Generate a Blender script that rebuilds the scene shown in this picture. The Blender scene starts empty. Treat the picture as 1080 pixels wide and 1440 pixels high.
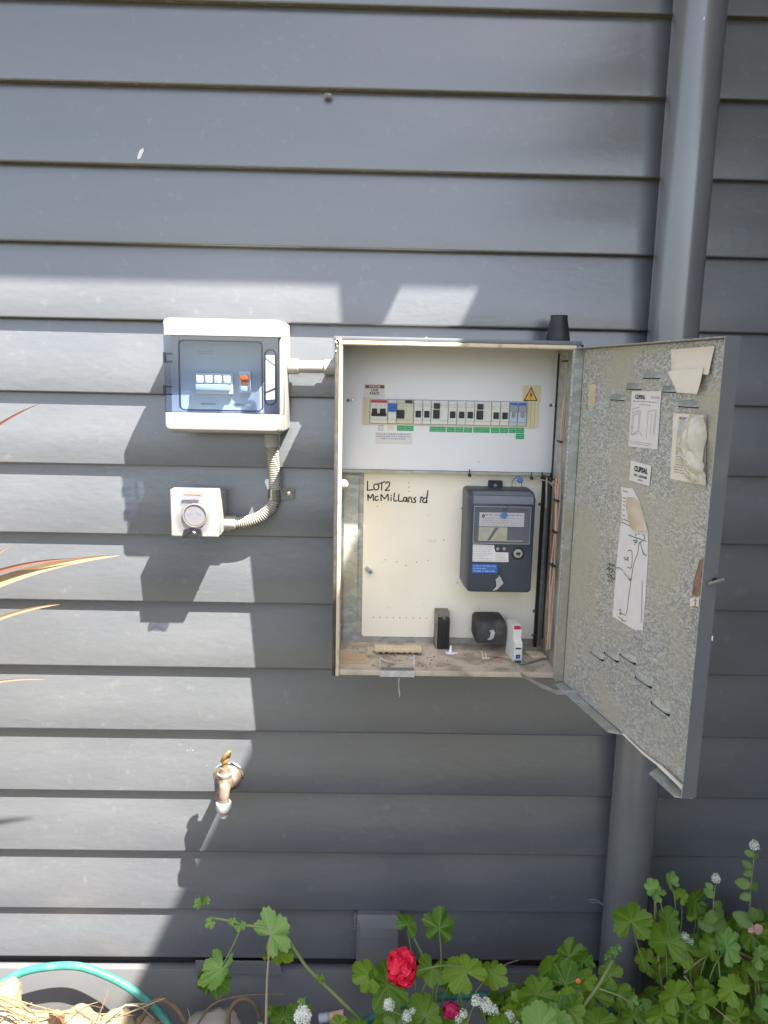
import bpy, bmesh, math, random
from mathutils import Vector as V, Matrix, noise
random.seed(7)
S = bpy.context.scene
COL = S.collection
PI = math.pi

# ------------------------------------------------------------------ camera
CF, CP, CY, CR, CD, CZ = 1070.857, .1715, .0164, .0207, 1.6341, 1.3879
cam_d = bpy.data.cameras.new('camera'); cam = bpy.data.objects.new('camera', cam_d); COL.objects.link(cam)
_fwd = V((math.sin(CY)*math.cos(CP), math.cos(CY)*math.cos(CP), -math.sin(CP)))
_r0 = V((math.cos(CY), -math.sin(CY), 0)); _u0 = _r0.cross(_fwd)
_right = _r0*math.cos(CR) + _u0*math.sin(CR); _up = _u0*math.cos(CR) - _r0*math.sin(CR)
cam.matrix_world = Matrix(((_right.x, _up.x, -_fwd.x, 0), (_right.y, _up.y, -_fwd.y, -CD), (_right.z, _up.z, -_fwd.z, CZ), (0, 0, 0, 1)))
cam_d.sensor_fit = 'VERTICAL'; cam_d.sensor_height = 24; cam_d.lens = 24*CF/1440
cam_d.clip_start = .02; cam_d.clip_end = 1000
S.camera = cam
S.render.resolution_x = 768; S.render.resolution_y = 1024
# ------------------------------------------------------------------ world and sun
SA, SB = 1.0, 2.15                                          # shadow run to the left and down per metre of depth
SUN = V((SA, -1, SB)).normalized()
EL = math.asin(SUN.z); AZ = math.atan2(SUN.x, SUN.y)
w = bpy.data.worlds.new('World'); S.world = w; w.use_nodes = True
nt = w.node_tree; bg = nt.nodes['Background']
sky = nt.nodes.new('ShaderNodeTexSky'); sky.sky_type = 'NISHITA'; sky.sun_disc = False
sky.sun_elevation = EL; sky.sun_rotation = AZ; sky.air_density = 1.0; sky.dust_density = 2.0; sky.ozone_density = 1.0
hs = nt.nodes.new('ShaderNodeHueSaturation'); hs.inputs['Saturation'].default_value = .62; hs.inputs['Value'].default_value = 1.06
nt.links.new(sky.outputs[0], hs.inputs['Color']); nt.links.new(hs.outputs[0], bg.inputs[0]); bg.inputs[1].default_value = .076
sl = bpy.data.lights.new('sun', 'SUN'); sl.energy = 5.0; sl.angle = math.radians(.53); sl.color = (1, .94, .82)
so = bpy.data.objects.new('sun', sl); COL.objects.link(so); so.location = (3, -4, 6)
so.rotation_euler = SUN.to_track_quat('Z', 'Y').to_euler()
S.view_settings.view_transform = 'Standard'; S.view_settings.look = 'None'
S.view_settings.exposure = 2.34; S.view_settings.gamma = 1

# ------------------------------------------------------------------ materials
def srgb(r, g, b):
    f = lambda c: (c/255/12.92) if c/255 <= .04045 else ((c/255+.055)/1.055)**2.4
    return (f(r), f(g), f(b))
def mat(name, col, rough=.5, metal=0, spec=.5, var=None, vscale=8, vamt=.5, vdetail=5, vlo=.4, vhi=.7, stretch=(1, 1, 1),
        bump=0, bscale=60, bstretch=(1, 1, 1), world=False, coat=0, rvar=0, var2=None, v2scale=300, v2lo=.55, v2hi=.65, v2amt=.7):
    m = bpy.data.materials.new(name); m.use_nodes = True
    n = m.node_tree.nodes; l = m.node_tree.links; p = n['Principled BSDF']
    p.inputs['Base Color'].default_value = (*col, 1); p.inputs['Roughness'].default_value = rough
    p.inputs['Metallic'].default_value = metal; p.inputs['Specular IOR Level'].default_value = spec
    p.inputs['Coat Weight'].default_value = coat; p.inputs['Coat Roughness'].default_value = .22
    if world: src = n.new('ShaderNodeNewGeometry').outputs['Position']
    else: src = n.new('ShaderNodeTexCoord').outputs['Object']
    def mapped(st):
        if st == (1, 1, 1): return src
        mp = n.new('ShaderNodeMapping'); mp.inputs['Scale'].default_value = st; l.new(src, mp.inputs[0]); return mp.outputs[0]
    last = None
    def layer(base, c2, sc, lo, hi, amt, st, det=5):
        t = n.new('ShaderNodeTexNoise'); t.inputs['Scale'].default_value = sc; t.inputs['Detail'].default_value = det
        l.new(mapped(st), t.inputs['Vector'])
        mr = n.new('ShaderNodeMapRange'); mr.interpolation_type = 'SMOOTHSTEP'
        mr.inputs['From Min'].default_value = lo; mr.inputs['From Max'].default_value = hi; mr.inputs['To Max'].default_value = amt
        l.new(t.outputs['Fac'], mr.inputs['Value'])
        mx = n.new('ShaderNodeMix'); mx.data_type = 'RGBA'
        l.new(mr.outputs[0], mx.inputs[0])
        if base is None: mx.inputs[6].default_value = (*col, 1)
        else: l.new(base, mx.inputs[6])
        mx.inputs[7].default_value = (*c2, 1); return mx.outputs[2], mr.outputs[0]
    if var:
        last, f = layer(None, var, vscale, vlo, vhi, vamt, stretch, vdetail)
        if rvar:
            mr = n.new('ShaderNodeMapRange'); mr.inputs['To Min'].default_value = rough; mr.inputs['To Max'].default_value = min(1, rough+rvar)
            l.new(f, mr.inputs['Value']); l.new(mr.outputs[0], p.inputs['Roughness'])
    if var2: last, f = layer(last, var2, v2scale, v2lo, v2hi, v2amt, (1, 1, 1))
    if last is not None: l.new(last, p.inputs['Base Color'])
    if bump:
        t = n.new('ShaderNodeTexNoise'); t.inputs['Scale'].default_value = bscale; t.inputs['Detail'].default_value = 4
        l.new(mapped(bstretch), t.inputs['Vector'])
        b = n.new('ShaderNodeBump'); b.inputs['Strength'].default_value = bump; b.inputs['Distance'].default_value = .002
        l.new(t.outputs['Fac'], b.inputs['Height']); l.new(b.outputs[0], p.inputs['Normal'])
    return m
def clear(name, tint, gloss=.1, rough=.05):
    m = bpy.data.materials.new(name); m.use_nodes = True
    n = m.node_tree.nodes; l = m.node_tree.links; n.remove(n['Principled BSDF'])
    t = n.new('ShaderNodeBsdfTransparent'); t.inputs[0].default_value = (*tint, 1)
    g = n.new('ShaderNodeBsdfGlossy'); g.inputs['Roughness'].default_value = rough
    f = n.new('ShaderNodeLayerWeight'); f.inputs[0].default_value = .5
    e = n.new('ShaderNodeMath'); e.operation = 'POWER'; e.inputs[1].default_value = 4; l.new(f.outputs['Facing'], e.inputs[0])
    a = n.new('ShaderNodeMath'); a.operation = 'MULTIPLY_ADD'; a.inputs[1].default_value = .6; a.inputs[2].default_value = gloss*.6; a.use_clamp = True
    l.new(e.outputs[0], a.inputs[0])
    mx = n.new('ShaderNodeMixShader'); l.new(a.outputs[0], mx.inputs[0]); l.new(t.outputs[0], mx.inputs[1]); l.new(g.outputs[0], mx.inputs[2])
    l.new(mx.outputs[0], n['Material Output'].inputs[0]); return m
M = {}
M['board'] = mat('board paint', (.106, .114, .132), .30, spec=1.0, coat=.9, var=(.130, .136, .153), vscale=2.6, vamt=.8, vlo=.35, vhi=.7, stretch=(1, 1, 3.5),
                 bump=.34, bscale=70, bstretch=(.5, 1, 1), world=True, rvar=.14, var2=(.20, .20, .195), v2scale=45, v2lo=.60, v2hi=.78, v2amt=.4)
M['under'] = mat('board underside dust', (.17, .145, .10), .9, var=(.30, .26, .19), vscale=60, vlo=.5, vhi=.7, vamt=.7, world=True)
M['pipe'] = mat('downpipe paint', (.15, .156, .17), .24, spec=1.0, coat=.5, var=(.18, .185, .19), vscale=6, vamt=.8, bump=.03, bscale=40)
M['plinth'] = mat('plinth paint', (.135, .14, .152), .5, var=(.17, .167, .158), vscale=9, vamt=.6, world=True, bump=.08, bscale=80)
M['boxpaint'] = mat('box paint', (.14, .148, .165), .4, spec=.8, var=(.19, .19, .19), vscale=14, vlo=.5, vhi=.75, vamt=.6, bump=.06, bscale=90)
M['rimpaint'] = mat('rim paint cream', (.66, .56, .42), .5, var=(.40, .30, .18), vscale=45, vlo=.52, vhi=.68, vamt=.7, bump=.1, bscale=120)
M['edge_brown'] = mat('rim edge weathered', (.055, .046, .044), .6, var=(.13, .10, .08), vscale=50, vamt=.6)
M['white'] = mat('white plate', (.88, .89, .96), .32, var=(.86, .83, .80), vscale=5, vlo=.45, vhi=.75, vamt=.5)
M['cream'] = mat('cream backing panel', (.93, .86, .74), .4, var=(.86, .76, .60), vscale=5, vlo=.42, vhi=.7, vamt=.7, bump=.03, bscale=50, var2=(.55, .48, .36), v2scale=40, v2lo=.66, v2hi=.76, v2amt=.35)
M['pvc'] = mat('white pvc', (.37, .36, .345), .33, var=(.33, .31, .28), vscale=20, vlo=.5, vhi=.75, vamt=.5)
M['pvc_warm'] = mat('aged pvc', (.36, .33, .285), .42, var=(.28, .25, .2), vscale=40, vamt=.5)
M['plate_in'] = mat('pale inner plate', (.52, .56, .60), .35)
M['black'] = mat('black plastic', (.018, .018, .022), .4, var=(.05, .045, .04), vscale=30, vamt=.4)
M['rubber'] = mat('dark rubber', (.022, .022, .028), .5, var=(.07, .07, .08), vscale=40, vamt=.5)
M['dusty'] = mat('dusty black', (.045, .042, .042), .7, var=(.26, .23, .2), vscale=25, vlo=.45, vhi=.75, vamt=.5)
M['dust_top'] = mat('dusty brown', (.26, .22, .18), .85, var=(.14, .12, .1), vscale=40, vamt=.6)
M['meter'] = mat('meter body slate', (.040, .050, .074), .36, var=(.065, .072, .09), vscale=14, vlo=.45, vhi=.75, vamt=.6, bump=.02, bscale=200)
M['meter_l'] = mat('meter hood slate', (.15, .165, .205), .42, var=(.22, .2, .18), vscale=18, vamt=.5)
M['cutter'] = mat('breaker white', (.78, .77, .74), .4)
M['cutcream'] = mat('breaker cream', (.68, .66, .52), .4)
M['beige'] = mat('blank strip', (.72, .63, .42), .45)
M['toggle'] = mat('toggle black', (.025, .025, .03), .3)
M['blue'] = mat('blue plastic', (.04, .16, .55), .35)
M['greyblue'] = mat('breaker blue grey', (.52, .60, .72), .4)
M['grey'] = mat('mid grey plastic', (.33, .36, .42), .4)
M['red'] = mat('red print', (.55, .03, .05), .45)
M['redbrown'] = mat('danger band', (.22, .03, .035), .45)
M['orange'] = mat('orange rocker', (.72, .15, .03), .35)
M['green'] = mat('green label', (.035, .38, .16), .5)
M['yellow'] = mat('warning yellow', (.85, .50, .08), .5)
M['ink'] = mat('ink', (.03, .03, .035), .6)
M['inkp'] = mat('ink violet', (.24, .22, .42), .6)
M['inkg'] = mat('ink grey', (.30, .29, .30), .7)
M['inkw'] = mat('ink white', (.7, .85, .75), .6)
M['paper'] = mat('paper', (.86, .76, .66), .8, var=(.64, .54, .42), vscale=30, vlo=.5, vhi=.75, vamt=.5, bump=.1, bscale=60)
M['paper_w'] = mat('paper white', (.80, .76, .75), .75, var=(.7, .66, .62), vscale=40, vamt=.4)
M['paper_b'] = mat('paper browned', (.60, .48, .34), .8, var=(.72, .64, .55), vscale=30, vamt=.6)
M['bag'] = mat('plastic bag', (.68, .61, .52), .3, var=(.50, .45, .33), vscale=35, vlo=.4, vhi=.7, vamt=.7, bump=1, bscale=55)
M['wood'] = mat('raw wood', (.56, .42, .27), .8, var=(.38, .26, .15), vscale=30, stretch=(1, 6, 6), vamt=.6, bump=.2, bscale=120)
M['strip'] = mat('cream ribbed strip', (.75, .62, .42), .5, var=(.55, .42, .26), vscale=40, vamt=.4)
M['floor'] = mat('dusty box floor', (.55, .46, .36), .9, var=(.26, .21, .16), vscale=22, vlo=.4, vhi=.65, vamt=.8, bump=.3, bscale=150, var2=(.55, .5, .42), v2scale=160, v2lo=.55, v2hi=.7, v2amt=.6)
M['brass'] = mat('aged brass', (.56, .40, .24), .38, .75, var=(.62, .48, .36), vscale=40, vamt=.6, bump=.1, bscale=90)
M['brass_b'] = mat('bare brass', (.36, .25, .11), .35, .5, var=(.24, .15, .07), vscale=60, vamt=.5)
M['bronze'] = mat('dull pinkish bronze', (.20, .15, .12), .5, .2, var=(.32, .27, .235), vscale=70, vamt=.8, bump=.35, bscale=110)
M['chrome'] = mat('chrome', (.75, .76, .78), .12, 1, var=(.55, .56, .56), vscale=60, vamt=.5)
M['zinc'] = mat('zinc bracket', (.25, .24, .225), .5, .4, var=(.17, .16, .15), vscale=60, vamt=.6)
M['copper'] = mat('wire pink', (.62, .36, .26), .5, var=(.5, .28, .2), vscale=60, vamt=.5)
M['rust'] = mat('rust', (.25, .12, .07), .9, var=(.4, .3, .24), vscale=60, vamt=.7, bump=.3, bscale=200)
M['gasket'] = mat('gasket and shaded gap black', (.012, .012, .016), .7)  # also the black that stands in for shade in narrow gaps
M['seal'] = mat('lead seal', (.50, .49, .47), .55, .3, var=(.7, .7, .7), vscale=90, vamt=.6)
M['sealblue'] = mat('blue seal', (.06, .18, .5), .4)
M['hose'] = mat('green hose', (.03, .18, .145), .5, var=(.11, .27, .225), vscale=30, vlo=.45, vhi=.7, vamt=.6, bump=.15, bscale=140, world=True)
M['soil'] = mat('garden soil', (.035, .026, .02), .95, var=(.09, .07, .055), vscale=14, vamt=.7, bump=1, bscale=50, world=True)
M['lawn'] = mat('dry lawn', (.075, .075, .04), .95, spec=.1, var=(.13, .115, .07), vscale=9, vamt=.8, world=True, bump=1, bscale=60)
M['stone'] = mat('pale garden stone', (.27, .22, .145), .85, var=(.17, .115, .06), vscale=14, vlo=.42, vhi=.62, vamt=.7, bump=.6, bscale=60)
M['stone_g'] = mat('grey garden stone', (.27, .245, .21), .9, var=(.22, .19, .16), vscale=18, vamt=.7, bump=.7, bscale=60)
M['twig'] = mat('dry twig', (.27, .14, .075), .8, var=(.18, .09, .05), vscale=40, vamt=.6)
M['straw'] = mat('pale straw', (.36, .29, .20), .8)
M['bark'] = mat('brown curled bark', (.17, .11, .06), .85, var=(.09, .06, .035), vscale=30, vamt=.7, bump=.3)
M['stem'] = mat('green stem', (.20, .27, .09), .6, var=(.28, .26, .12), vscale=30, vamt=.6)
M['stem_r'] = mat('pinkish stem', (.33, .24, .15), .6)
M['petal'] = mat('red petal', (.78, .006, .04), .5, var=(.86, .03, .09), vscale=120, vamt=.8)
M['petal_p'] = mat('crimson petal', (.50, .012, .09), .5, var=(.62, .03, .16), vscale=120, vamt=.8)
M['petal_w'] = mat('white floret', (.82, .83, .74), .6)
M['pod'] = mat('florets heart', (.30, .42, .14), .6)
M['pinkleaf'] = mat('faded pink leaf', (.55, .33, .27), .7)
M['eave'] = mat('eave paint', (.62, .62, .60), .7)
M['roofmetal'] = mat('roof steel', (.18, .19, .21), .4, .2)
M['fence'] = mat('timber fence', (.30, .27, .23), .8, var=(.22, .19, .16), vscale=6, vamt=.6)

def galv(name, base, dark, light, sc, sp=.55, warm=None):
    m = bpy.data.materials.new(name); m.use_nodes = True
    n = m.node_tree.nodes; l = m.node_tree.links; p = n['Principled BSDF']
    tc = n.new('ShaderNodeTexCoord'); mp = n.new('ShaderNodeMapping'); mp.inputs['Scale'].default_value = (.5, .5, .9); l.new(tc.outputs['Object'], mp.inputs[0])
    nz = n.new('ShaderNodeTexNoise'); nz.inputs['Scale'].default_value = 90; nz.inputs['Detail'].default_value = 3; l.new(mp.outputs[0], nz.inputs['Vector'])
    ad = n.new('ShaderNodeMix'); ad.data_type = 'RGBA'; ad.blend_type = 'LINEAR_LIGHT'; ad.inputs[0].default_value = .006
    l.new(mp.outputs[0], ad.inputs[6]); l.new(nz.outputs['Color'], ad.inputs[7])
    vo = n.new('ShaderNodeTexVoronoi'); vo.inputs['Scale'].default_value = sc; l.new(ad.outputs[2], vo.inputs['Vector'])
    cr = n.new('ShaderNodeValToRGB'); e = cr.color_ramp.elements
    e[0].position = .2; e[0].color = (*dark, 1); e[1].position = .85; e[1].color = (*light, 1)
    k = cr.color_ramp.elements.new(.5); k.color = (*base, 1)
    sx = n.new('ShaderNodeSeparateColor'); l.new(vo.outputs['Color'], sx.inputs[0]); l.new(sx.outputs[0], cr.inputs[0])
    big = n.new('ShaderNodeTexNoise'); big.inputs['Scale'].default_value = 7; big.inputs['Detail'].default_value = 5; l.new(tc.outputs['Object'], big.inputs['Vector'])
    mr = n.new('ShaderNodeMapRange'); mr.interpolation_type = 'SMOOTHSTEP'; mr.inputs['From Min'].default_value = .42; mr.inputs['From Max'].default_value = .64; mr.inputs['To Max'].default_value = .8
    l.new(big.outputs['Fac'], mr.inputs['Value'])
    mx = n.new('ShaderNodeMix'); mx.data_type = 'RGBA'; l.new(mr.outputs[0], mx.inputs[0]); l.new(cr.outputs[0], mx.inputs[6]); mx.inputs[7].default_value = (*(warm or base), 1)
    l.new(mx.outputs[2], p.inputs['Base Color'])
    p.inputs['Metallic'].default_value = .35; p.inputs['Roughness'].default_value = sp
    b = n.new('ShaderNodeBump'); b.inputs['Strength'].default_value = .12; b.inputs['Distance'].default_value = .001; l.new(sx.outputs[0], b.inputs['Height']); l.new(b.outputs[0], p.inputs['Normal'])
    return m
M['galv'] = galv('galvanised spangle', (.47, .465, .44), (.34, .34, .325), (.64, .63, .60), 480, .5, (.52, .48, .40))
M['galv_s'] = galv('galvanised smooth', (.42, .435, .42), (.36, .37, .36), (.50, .505, .48), 120, .42, (.40, .37, .30))
M['lid'] = clear('tinted lid', (.84, .89, .95), .12)
M['lidrim'] = clear('dark lid rim', (.30, .34, .50), .2, .15)
M['lidframe'] = clear('tinted lid edge', (.68, .73, .84), .26, .12)
M['clear'] = clear('clear plastic', (.92, .92, .96), .10, .12)
M['clear_thick'] = clear('thick clear plastic', (.62, .62, .70), .2, .15)
M['meterwin'] = clear('meter window', (.93, .93, .95), .06, .15)
M['lcd'] = mat('lcd', (.66, .63, .47), .25, var=(.5, .48, .36), vscale=60, vamt=.6)

def leaf_material(name, c1, c2, vein):
    m = bpy.data.materials.new(name); m.use_nodes = True
    n = m.node_tree.nodes; l = m.node_tree.links; p = n['Principled BSDF']
    uv = n.new('ShaderNodeUVMap'); sp = n.new('ShaderNodeSeparateXYZ'); l.new(uv.outputs[0], sp.inputs[0])
    fr = n.new('ShaderNodeMath'); fr.operation = 'FRACT'; l.new(sp.outputs[1], fr.inputs[0])
    s1 = n.new('ShaderNodeMath'); s1.operation = 'SUBTRACT'; s1.inputs[1].default_value = .5; l.new(fr.outputs[0], s1.inputs[0])
    ab = n.new('ShaderNodeMath'); ab.operation = 'ABSOLUTE'; l.new(s1.outputs[0], ab.inputs[0])
    mu = n.new('ShaderNodeMath'); mu.operation = 'MULTIPLY'; l.new(ab.outputs[0], mu.inputs[0]); l.new(sp.outputs[0], mu.inputs[1])
    mr = n.new('ShaderNodeMapRange'); mr.inputs['From Min'].default_value = .012; mr.inputs['From Max'].default_value = .045; mr.inputs['To Min'].default_value = .38; mr.inputs['To Max'].default_value = 0
    l.new(mu.outputs[0], mr.inputs['Value'])
    oi = n.new('ShaderNodeObjectInfo'); nz = n.new('ShaderNodeTexNoise'); nz.inputs['Scale'].default_value = 45; nz.inputs['Detail'].default_value = 4
    tc = n.new('ShaderNodeTexCoord'); l.new(tc.outputs['Object'], nz.inputs['Vector'])
    av = n.new('ShaderNodeMath'); av.operation = 'ADD'; l.new(oi.outputs['Random'], av.inputs[0]); l.new(nz.outputs['Fac'], av.inputs[1])
    m2 = n.new('ShaderNodeMapRange'); m2.inputs['From Min'].default_value = .3; m2.inputs['From Max'].default_value = 1.7; l.new(av.outputs[0], m2.inputs['Value'])
    c = n.new('ShaderNodeMix'); c.data_type = 'RGBA'; l.new(m2.outputs[0], c.inputs[0]); c.inputs[6].default_value = (*c1, 1); c.inputs[7].default_value = (*c2, 1)
    d = n.new('ShaderNodeMix'); d.data_type = 'RGBA'; l.new(mr.outputs[0], d.inputs[0]); l.new(c.outputs[2], d.inputs[6]); d.inputs[7].default_value = (*vein, 1)
    l.new(d.outputs[2], p.inputs['Base Color']); p.inputs['Roughness'].default_value = .5; p.inputs['Specular IOR Level'].default_value = .4
    tr = n.new('ShaderNodeBsdfTranslucent'); l.new(d.outputs[2], tr.inputs[0])
    mx = n.new('ShaderNodeMixShader'); mx.inputs[0].default_value = .28; l.new(p.outputs[0], mx.inputs[1]); l.new(tr.outputs[0], mx.inputs[2])
    l.new(mx.outputs[0], n['Material Output'].inputs[0])
    b = n.new('ShaderNodeBump'); b.inputs['Strength'].default_value = .5; b.inputs['Distance'].default_value = .001; l.new(mr.outputs[0], b.inputs['Height']); l.new(b.outputs[0], p.inputs['Normal'])
    return m
M['leaf'] = leaf_material('geranium leaf', (.050, .135, .008), (.22, .34, .025), (.27, .38, .07))
M['leaf_l'] = leaf_material('young leaf', (.17, .32, .06), (.26, .42, .11), (.32, .48, .18))
M['leaf_h'] = leaf_material('herb leaf', (.11, .20, .045), (.20, .31, .08), (.24, .36, .12))
M['blade'] = leaf_material('dry blade', (.27, .155, .085), (.36, .26, .16), (.4, .3, .2))
M['blade_r'] = leaf_material('dark red blade', (.14, .06, .04), (.20, .09, .06), (.24, .12, .08))

# ------------------------------------------------------------------ frames and pixels on real planes
class Frame:
    def __init__(s, o, u, v, n): s.o, s.u, s.v, s.n = V(o), V(u).normalized(), V(v).normalized(), V(n).normalized()
    def P(s, a, b, c=0): return s.o + s.u*a + s.v*b + s.n*c
    def px(s, x, y, c=0):                                  # photo pixel -> point on the plane n = c of this frame
        d = _right*((x-540)/CF) + _up*((720-y)/CF) + _fwd; o = V((0, -CD, CZ))
        t = (s.o + s.n*c - o).dot(s.n)/d.dot(s.n); p = o + d*t - s.o
        return p.dot(s.u), p.dot(s.v)
    def rect(s, x0, y0, x1, y1, c=0):
        xm, ym = (x0+x1)/2, (y0+y1)/2
        return s.px(x0, ym, c)[0], s.px(xm, y1, c)[1], s.px(x1, ym, c)[0], s.px(xm, y0, c)[1]
    def W(s, x, y, c=0): a, b = s.px(x, y, c); return s.P(a, b, c)
FW = Frame((0, 0, 0), (1, 0, 0), (0, 0, 1), (0, -1, 0))
def at(x, y, Y): return FW.W(x, y, -Y)                      # Y negative towards the camera

# ------------------------------------------------------------------ mesh helpers
def nb(): return bmesh.new()
def fbox(bm, F, a0, b0, c0, a1, b1, c1, bev=0, seg=2):
    vs = [bm.verts.new(F.P(a, b, c)) for c in (c0, c1) for b in (b0, b1) for a in (a0, a1)]
    fs = [bm.faces.new([vs[i] for i in q]) for q in ((0, 1, 3, 2), (4, 6, 7, 5), (0, 4, 5, 1), (2, 3, 7, 6), (0, 2, 6, 4), (1, 5, 7, 3))]
    if bev:
        es = list({e for f in fs for e in f.edges})
        bmesh.ops.bevel(bm, geom=es, offset=bev, segments=seg, affect='EDGES', profile=.5)
def prism(bm, F, pts, c0, c1):
    n = len(pts); A = [bm.verts.new(F.P(a, b, c0)) for a, b in pts]; B = [bm.verts.new(F.P(a, b, c1)) for a, b in pts]
    bm.faces.new(A); bm.faces.new(B[::-1])
    for i in range(n): bm.faces.new((A[i], B[i], B[(i+1) % n], A[(i+1) % n]))
def rrect(a0, b0, a1, b1, r, k=5):
    out = []
    for cx, cy, s in ((a1-r, b1-r, 0), (a0+r, b1-r, 1), (a0+r, b0+r, 2), (a1-r, b0+r, 3)):
        for i in range(k+1):
            t = (s + i/k)*PI/2; out.append((cx+r*math.cos(t), cy+r*math.sin(t)))
    return out
def loft(bm, F, secs, cap0=True, cap1=True):                # secs: list of (pts, c)
    R = [[bm.verts.new(F.P(a, b, c)) for a, b in pts] for pts, c in secs]
    n = len(R[0])
    for A, B in zip(R, R[1:]):
        for i in range(n): bm.faces.new((A[i], B[i], B[(i+1) % n], A[(i+1) % n]))
    if cap0: bm.faces.new(R[0])
    if cap1: bm.faces.new(R[-1][::-1])
def ring(bm, F, outer, inner, c0, c1):                      # closed frame between two outlines of equal length
    n = len(outer); L = [[bm.verts.new(F.P(a, b, c)) for a, b in o] for o, c in ((outer, c0), (outer, c1), (inner, c1), (inner, c0))]
    for k in range(4):
        A, B = L[k], L[(k+1) % 4]
        for i in range(n): bm.faces.new((A[i], A[(i+1) % n], B[(i+1) % n], B[i]))
def tube(bm, pts, r, seg=12, cap=True):
    pts = [V(p) for p in pts]; n = len(pts); rs = r if isinstance(r, (list, tuple)) else [r]*n
    t0 = (pts[1]-pts[0]).normalized(); ref = t0.orthogonal().normalized(); R = []
    for i, p in enumerate(pts):
        t = (pts[min(i+1, n-1)] - pts[max(i-1, 0)]).normalized()
        ref = (ref - t*ref.dot(t)).normalized(); o = t.cross(ref)
        R.append([bm.verts.new(p + (ref*math.cos(2*PI*k/seg) + o*math.sin(2*PI*k/seg))*rs[i]) for k in range(seg)])
    for A, B in zip(R, R[1:]):
        for k in range(seg): bm.faces.new((A[k], A[(k+1) % seg], B[(k+1) % seg], B[k]))
    if cap: bm.faces.new(R[0][::-1]); bm.faces.new(R[-1])
def lathe(bm, o, ax, prof, seg=24, cap=True):               # prof: (h, r)
    o = V(o); ax = V(ax).normalized(); a = ax.orthogonal().normalized(); b = ax.cross(a)
    R = [[bm.verts.new(o + ax*h + (a*math.cos(2*PI*k/seg)+b*math.sin(2*PI*k/seg))*max(r, 1e-5)) for k in range(seg)] for h, r in prof]
    for A, B in zip(R, R[1:]):
        for k in range(seg): bm.faces.new((A[k], A[(k+1) % seg], B[(k+1) % seg], B[k]))
    if cap: bm.faces.new(R[0][::-1]); bm.faces.new(R[-1])
def spline(pts, k=8):
    pts = [V(p) for p in pts]; P = [pts[0]*2-pts[1]] + pts + [pts[-1]*2-pts[-2]]; out = []
    for i in range(1, len(P)-2):
        for j in range(k):
            t = j/k; a, b, c, d = P[i-1:i+3]
            out.append(.5*((2*b) + (c-a)*t + (2*a-5*b+4*c-d)*t*t + (3*b-a-3*c+d)*t**3))
    out.append(pts[-1]); return out
WL = {}
def mesh_from(name, bm, m, ang=35):
    bmesh.ops.recalc_face_normals(bm, faces=bm.faces)
    me = bpy.data.meshes.new(name); bm.to_mesh(me); bm.free()
    for x in (m if isinstance(m, (list, tuple)) else [m]): me.materials.append(M[x] if isinstance(x, str) else x)
    me.polygons.foreach_set('use_smooth', [True]*len(me.polygons)); me.set_sharp_from_angle(angle=math.radians(ang))
    return me
def part(name, bm, m, parent=None, label=None, ang=35, kind=None):
    if parent is not None:
        w0 = WL[parent]
        for v in bm.verts: v.co -= w0
    me = mesh_from(name, bm, m, ang); o = bpy.data.objects.new(name, me); COL.objects.link(o)
    if parent is not None: o.parent = parent; WL[o] = WL[parent]
    else: WL[o] = V((0, 0, 0))
    if label: o['label'] = label
    if kind: o['kind'] = kind
    return o
def thing(name, label, cat, loc, group=None):
    o = bpy.data.objects.new(name, None); COL.objects.link(o); o.location = loc; o.empty_display_size = .05
    WL[o] = V(loc); o['label'] = label; o['category'] = cat
    if group: o['group'] = group
    return o
def solo(name, label, cat, bm, m, loc, group=None, ang=35):   # a thing that is one mesh, origin at its base
    loc = V(loc)
    for v in bm.verts: v.co -= loc
    o = bpy.data.objects.new(name, mesh_from(name, bm, m, ang)); COL.objects.link(o); o.location = loc; WL[o] = loc
    o['label'] = label; o['category'] = cat
    if group: o['group'] = group
    return o
def text(s, F, a, b, size, c, m, parent, name='lettering', wid=None, skew=0, bold=0, ax='CENTER'):
    cu = bpy.data.curves.new('t', 'FONT'); cu.body = s; cu.size = size; cu.align_x = ax; cu.align_y = 'CENTER'; cu.offset = bold; cu.resolution_u = 2; cu.shear = skew
    to = bpy.data.objects.new('t', cu); COL.objects.link(to)
    me0 = to.to_mesh(); bm = nb(); bm.from_mesh(me0); to.to_mesh_clear(); bpy.data.objects.remove(to)
    xs = [v.co.x for v in bm.verts]; k = 1 if not wid else wid/max(1e-6, (max(xs)-min(xs)))
    for v in bm.verts: v.co = F.P(a + v.co.x*k, b + v.co.y, c)
    return part(name, bm, m, parent)
def strokes(F, lines, r, c, m, parent, name='handwriting', closed=False):
    bm = nb()
    for ln in lines:
        pts = [F.P(a, b, c) for a, b in ln]
        if len(pts) > 2: pts = spline(pts, 3)
        for p, q in zip(pts, pts[1:]):
            d = (q-p)
            if d.length < 1e-6: continue
            d.normalize(); s = d.cross(F.n)*r; e = d*r*.6
            vs = [bm.verts.new(x) for x in (p-s-e, q-s+e, q+s+e, p+s-e)]; bm.faces.new(vs)
    return part(name, bm, m, parent)
def lines_rows(F, a0, a1, b0, b1, rows, c, m, parent, th=.0006, seed=0, name='small_print'):
    rnd = random.Random(seed); bm = nb()
    for i in range(rows):
        b = b1 - (b1-b0)*(i+.5)/rows; a = a0
        end = a1 if rnd.random() < .7 else a0+(a1-a0)*rnd.uniform(.5, .95)
        while a < end:
            l = rnd.uniform(.15, .5)*(b1-b0)/rows*3; l = min(l, end-a)
            h = th*rnd.uniform(.7, 1.2)
            vs = [bm.verts.new(F.P(x, y, c)) for x, y in ((a, b-h), (a+l, b-h), (a+l, b+h), (a, b+h))]; bm.faces.new(vs)
            a += l + (b1-b0)/rows*.35
    return part(name, bm, m, parent)

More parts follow.
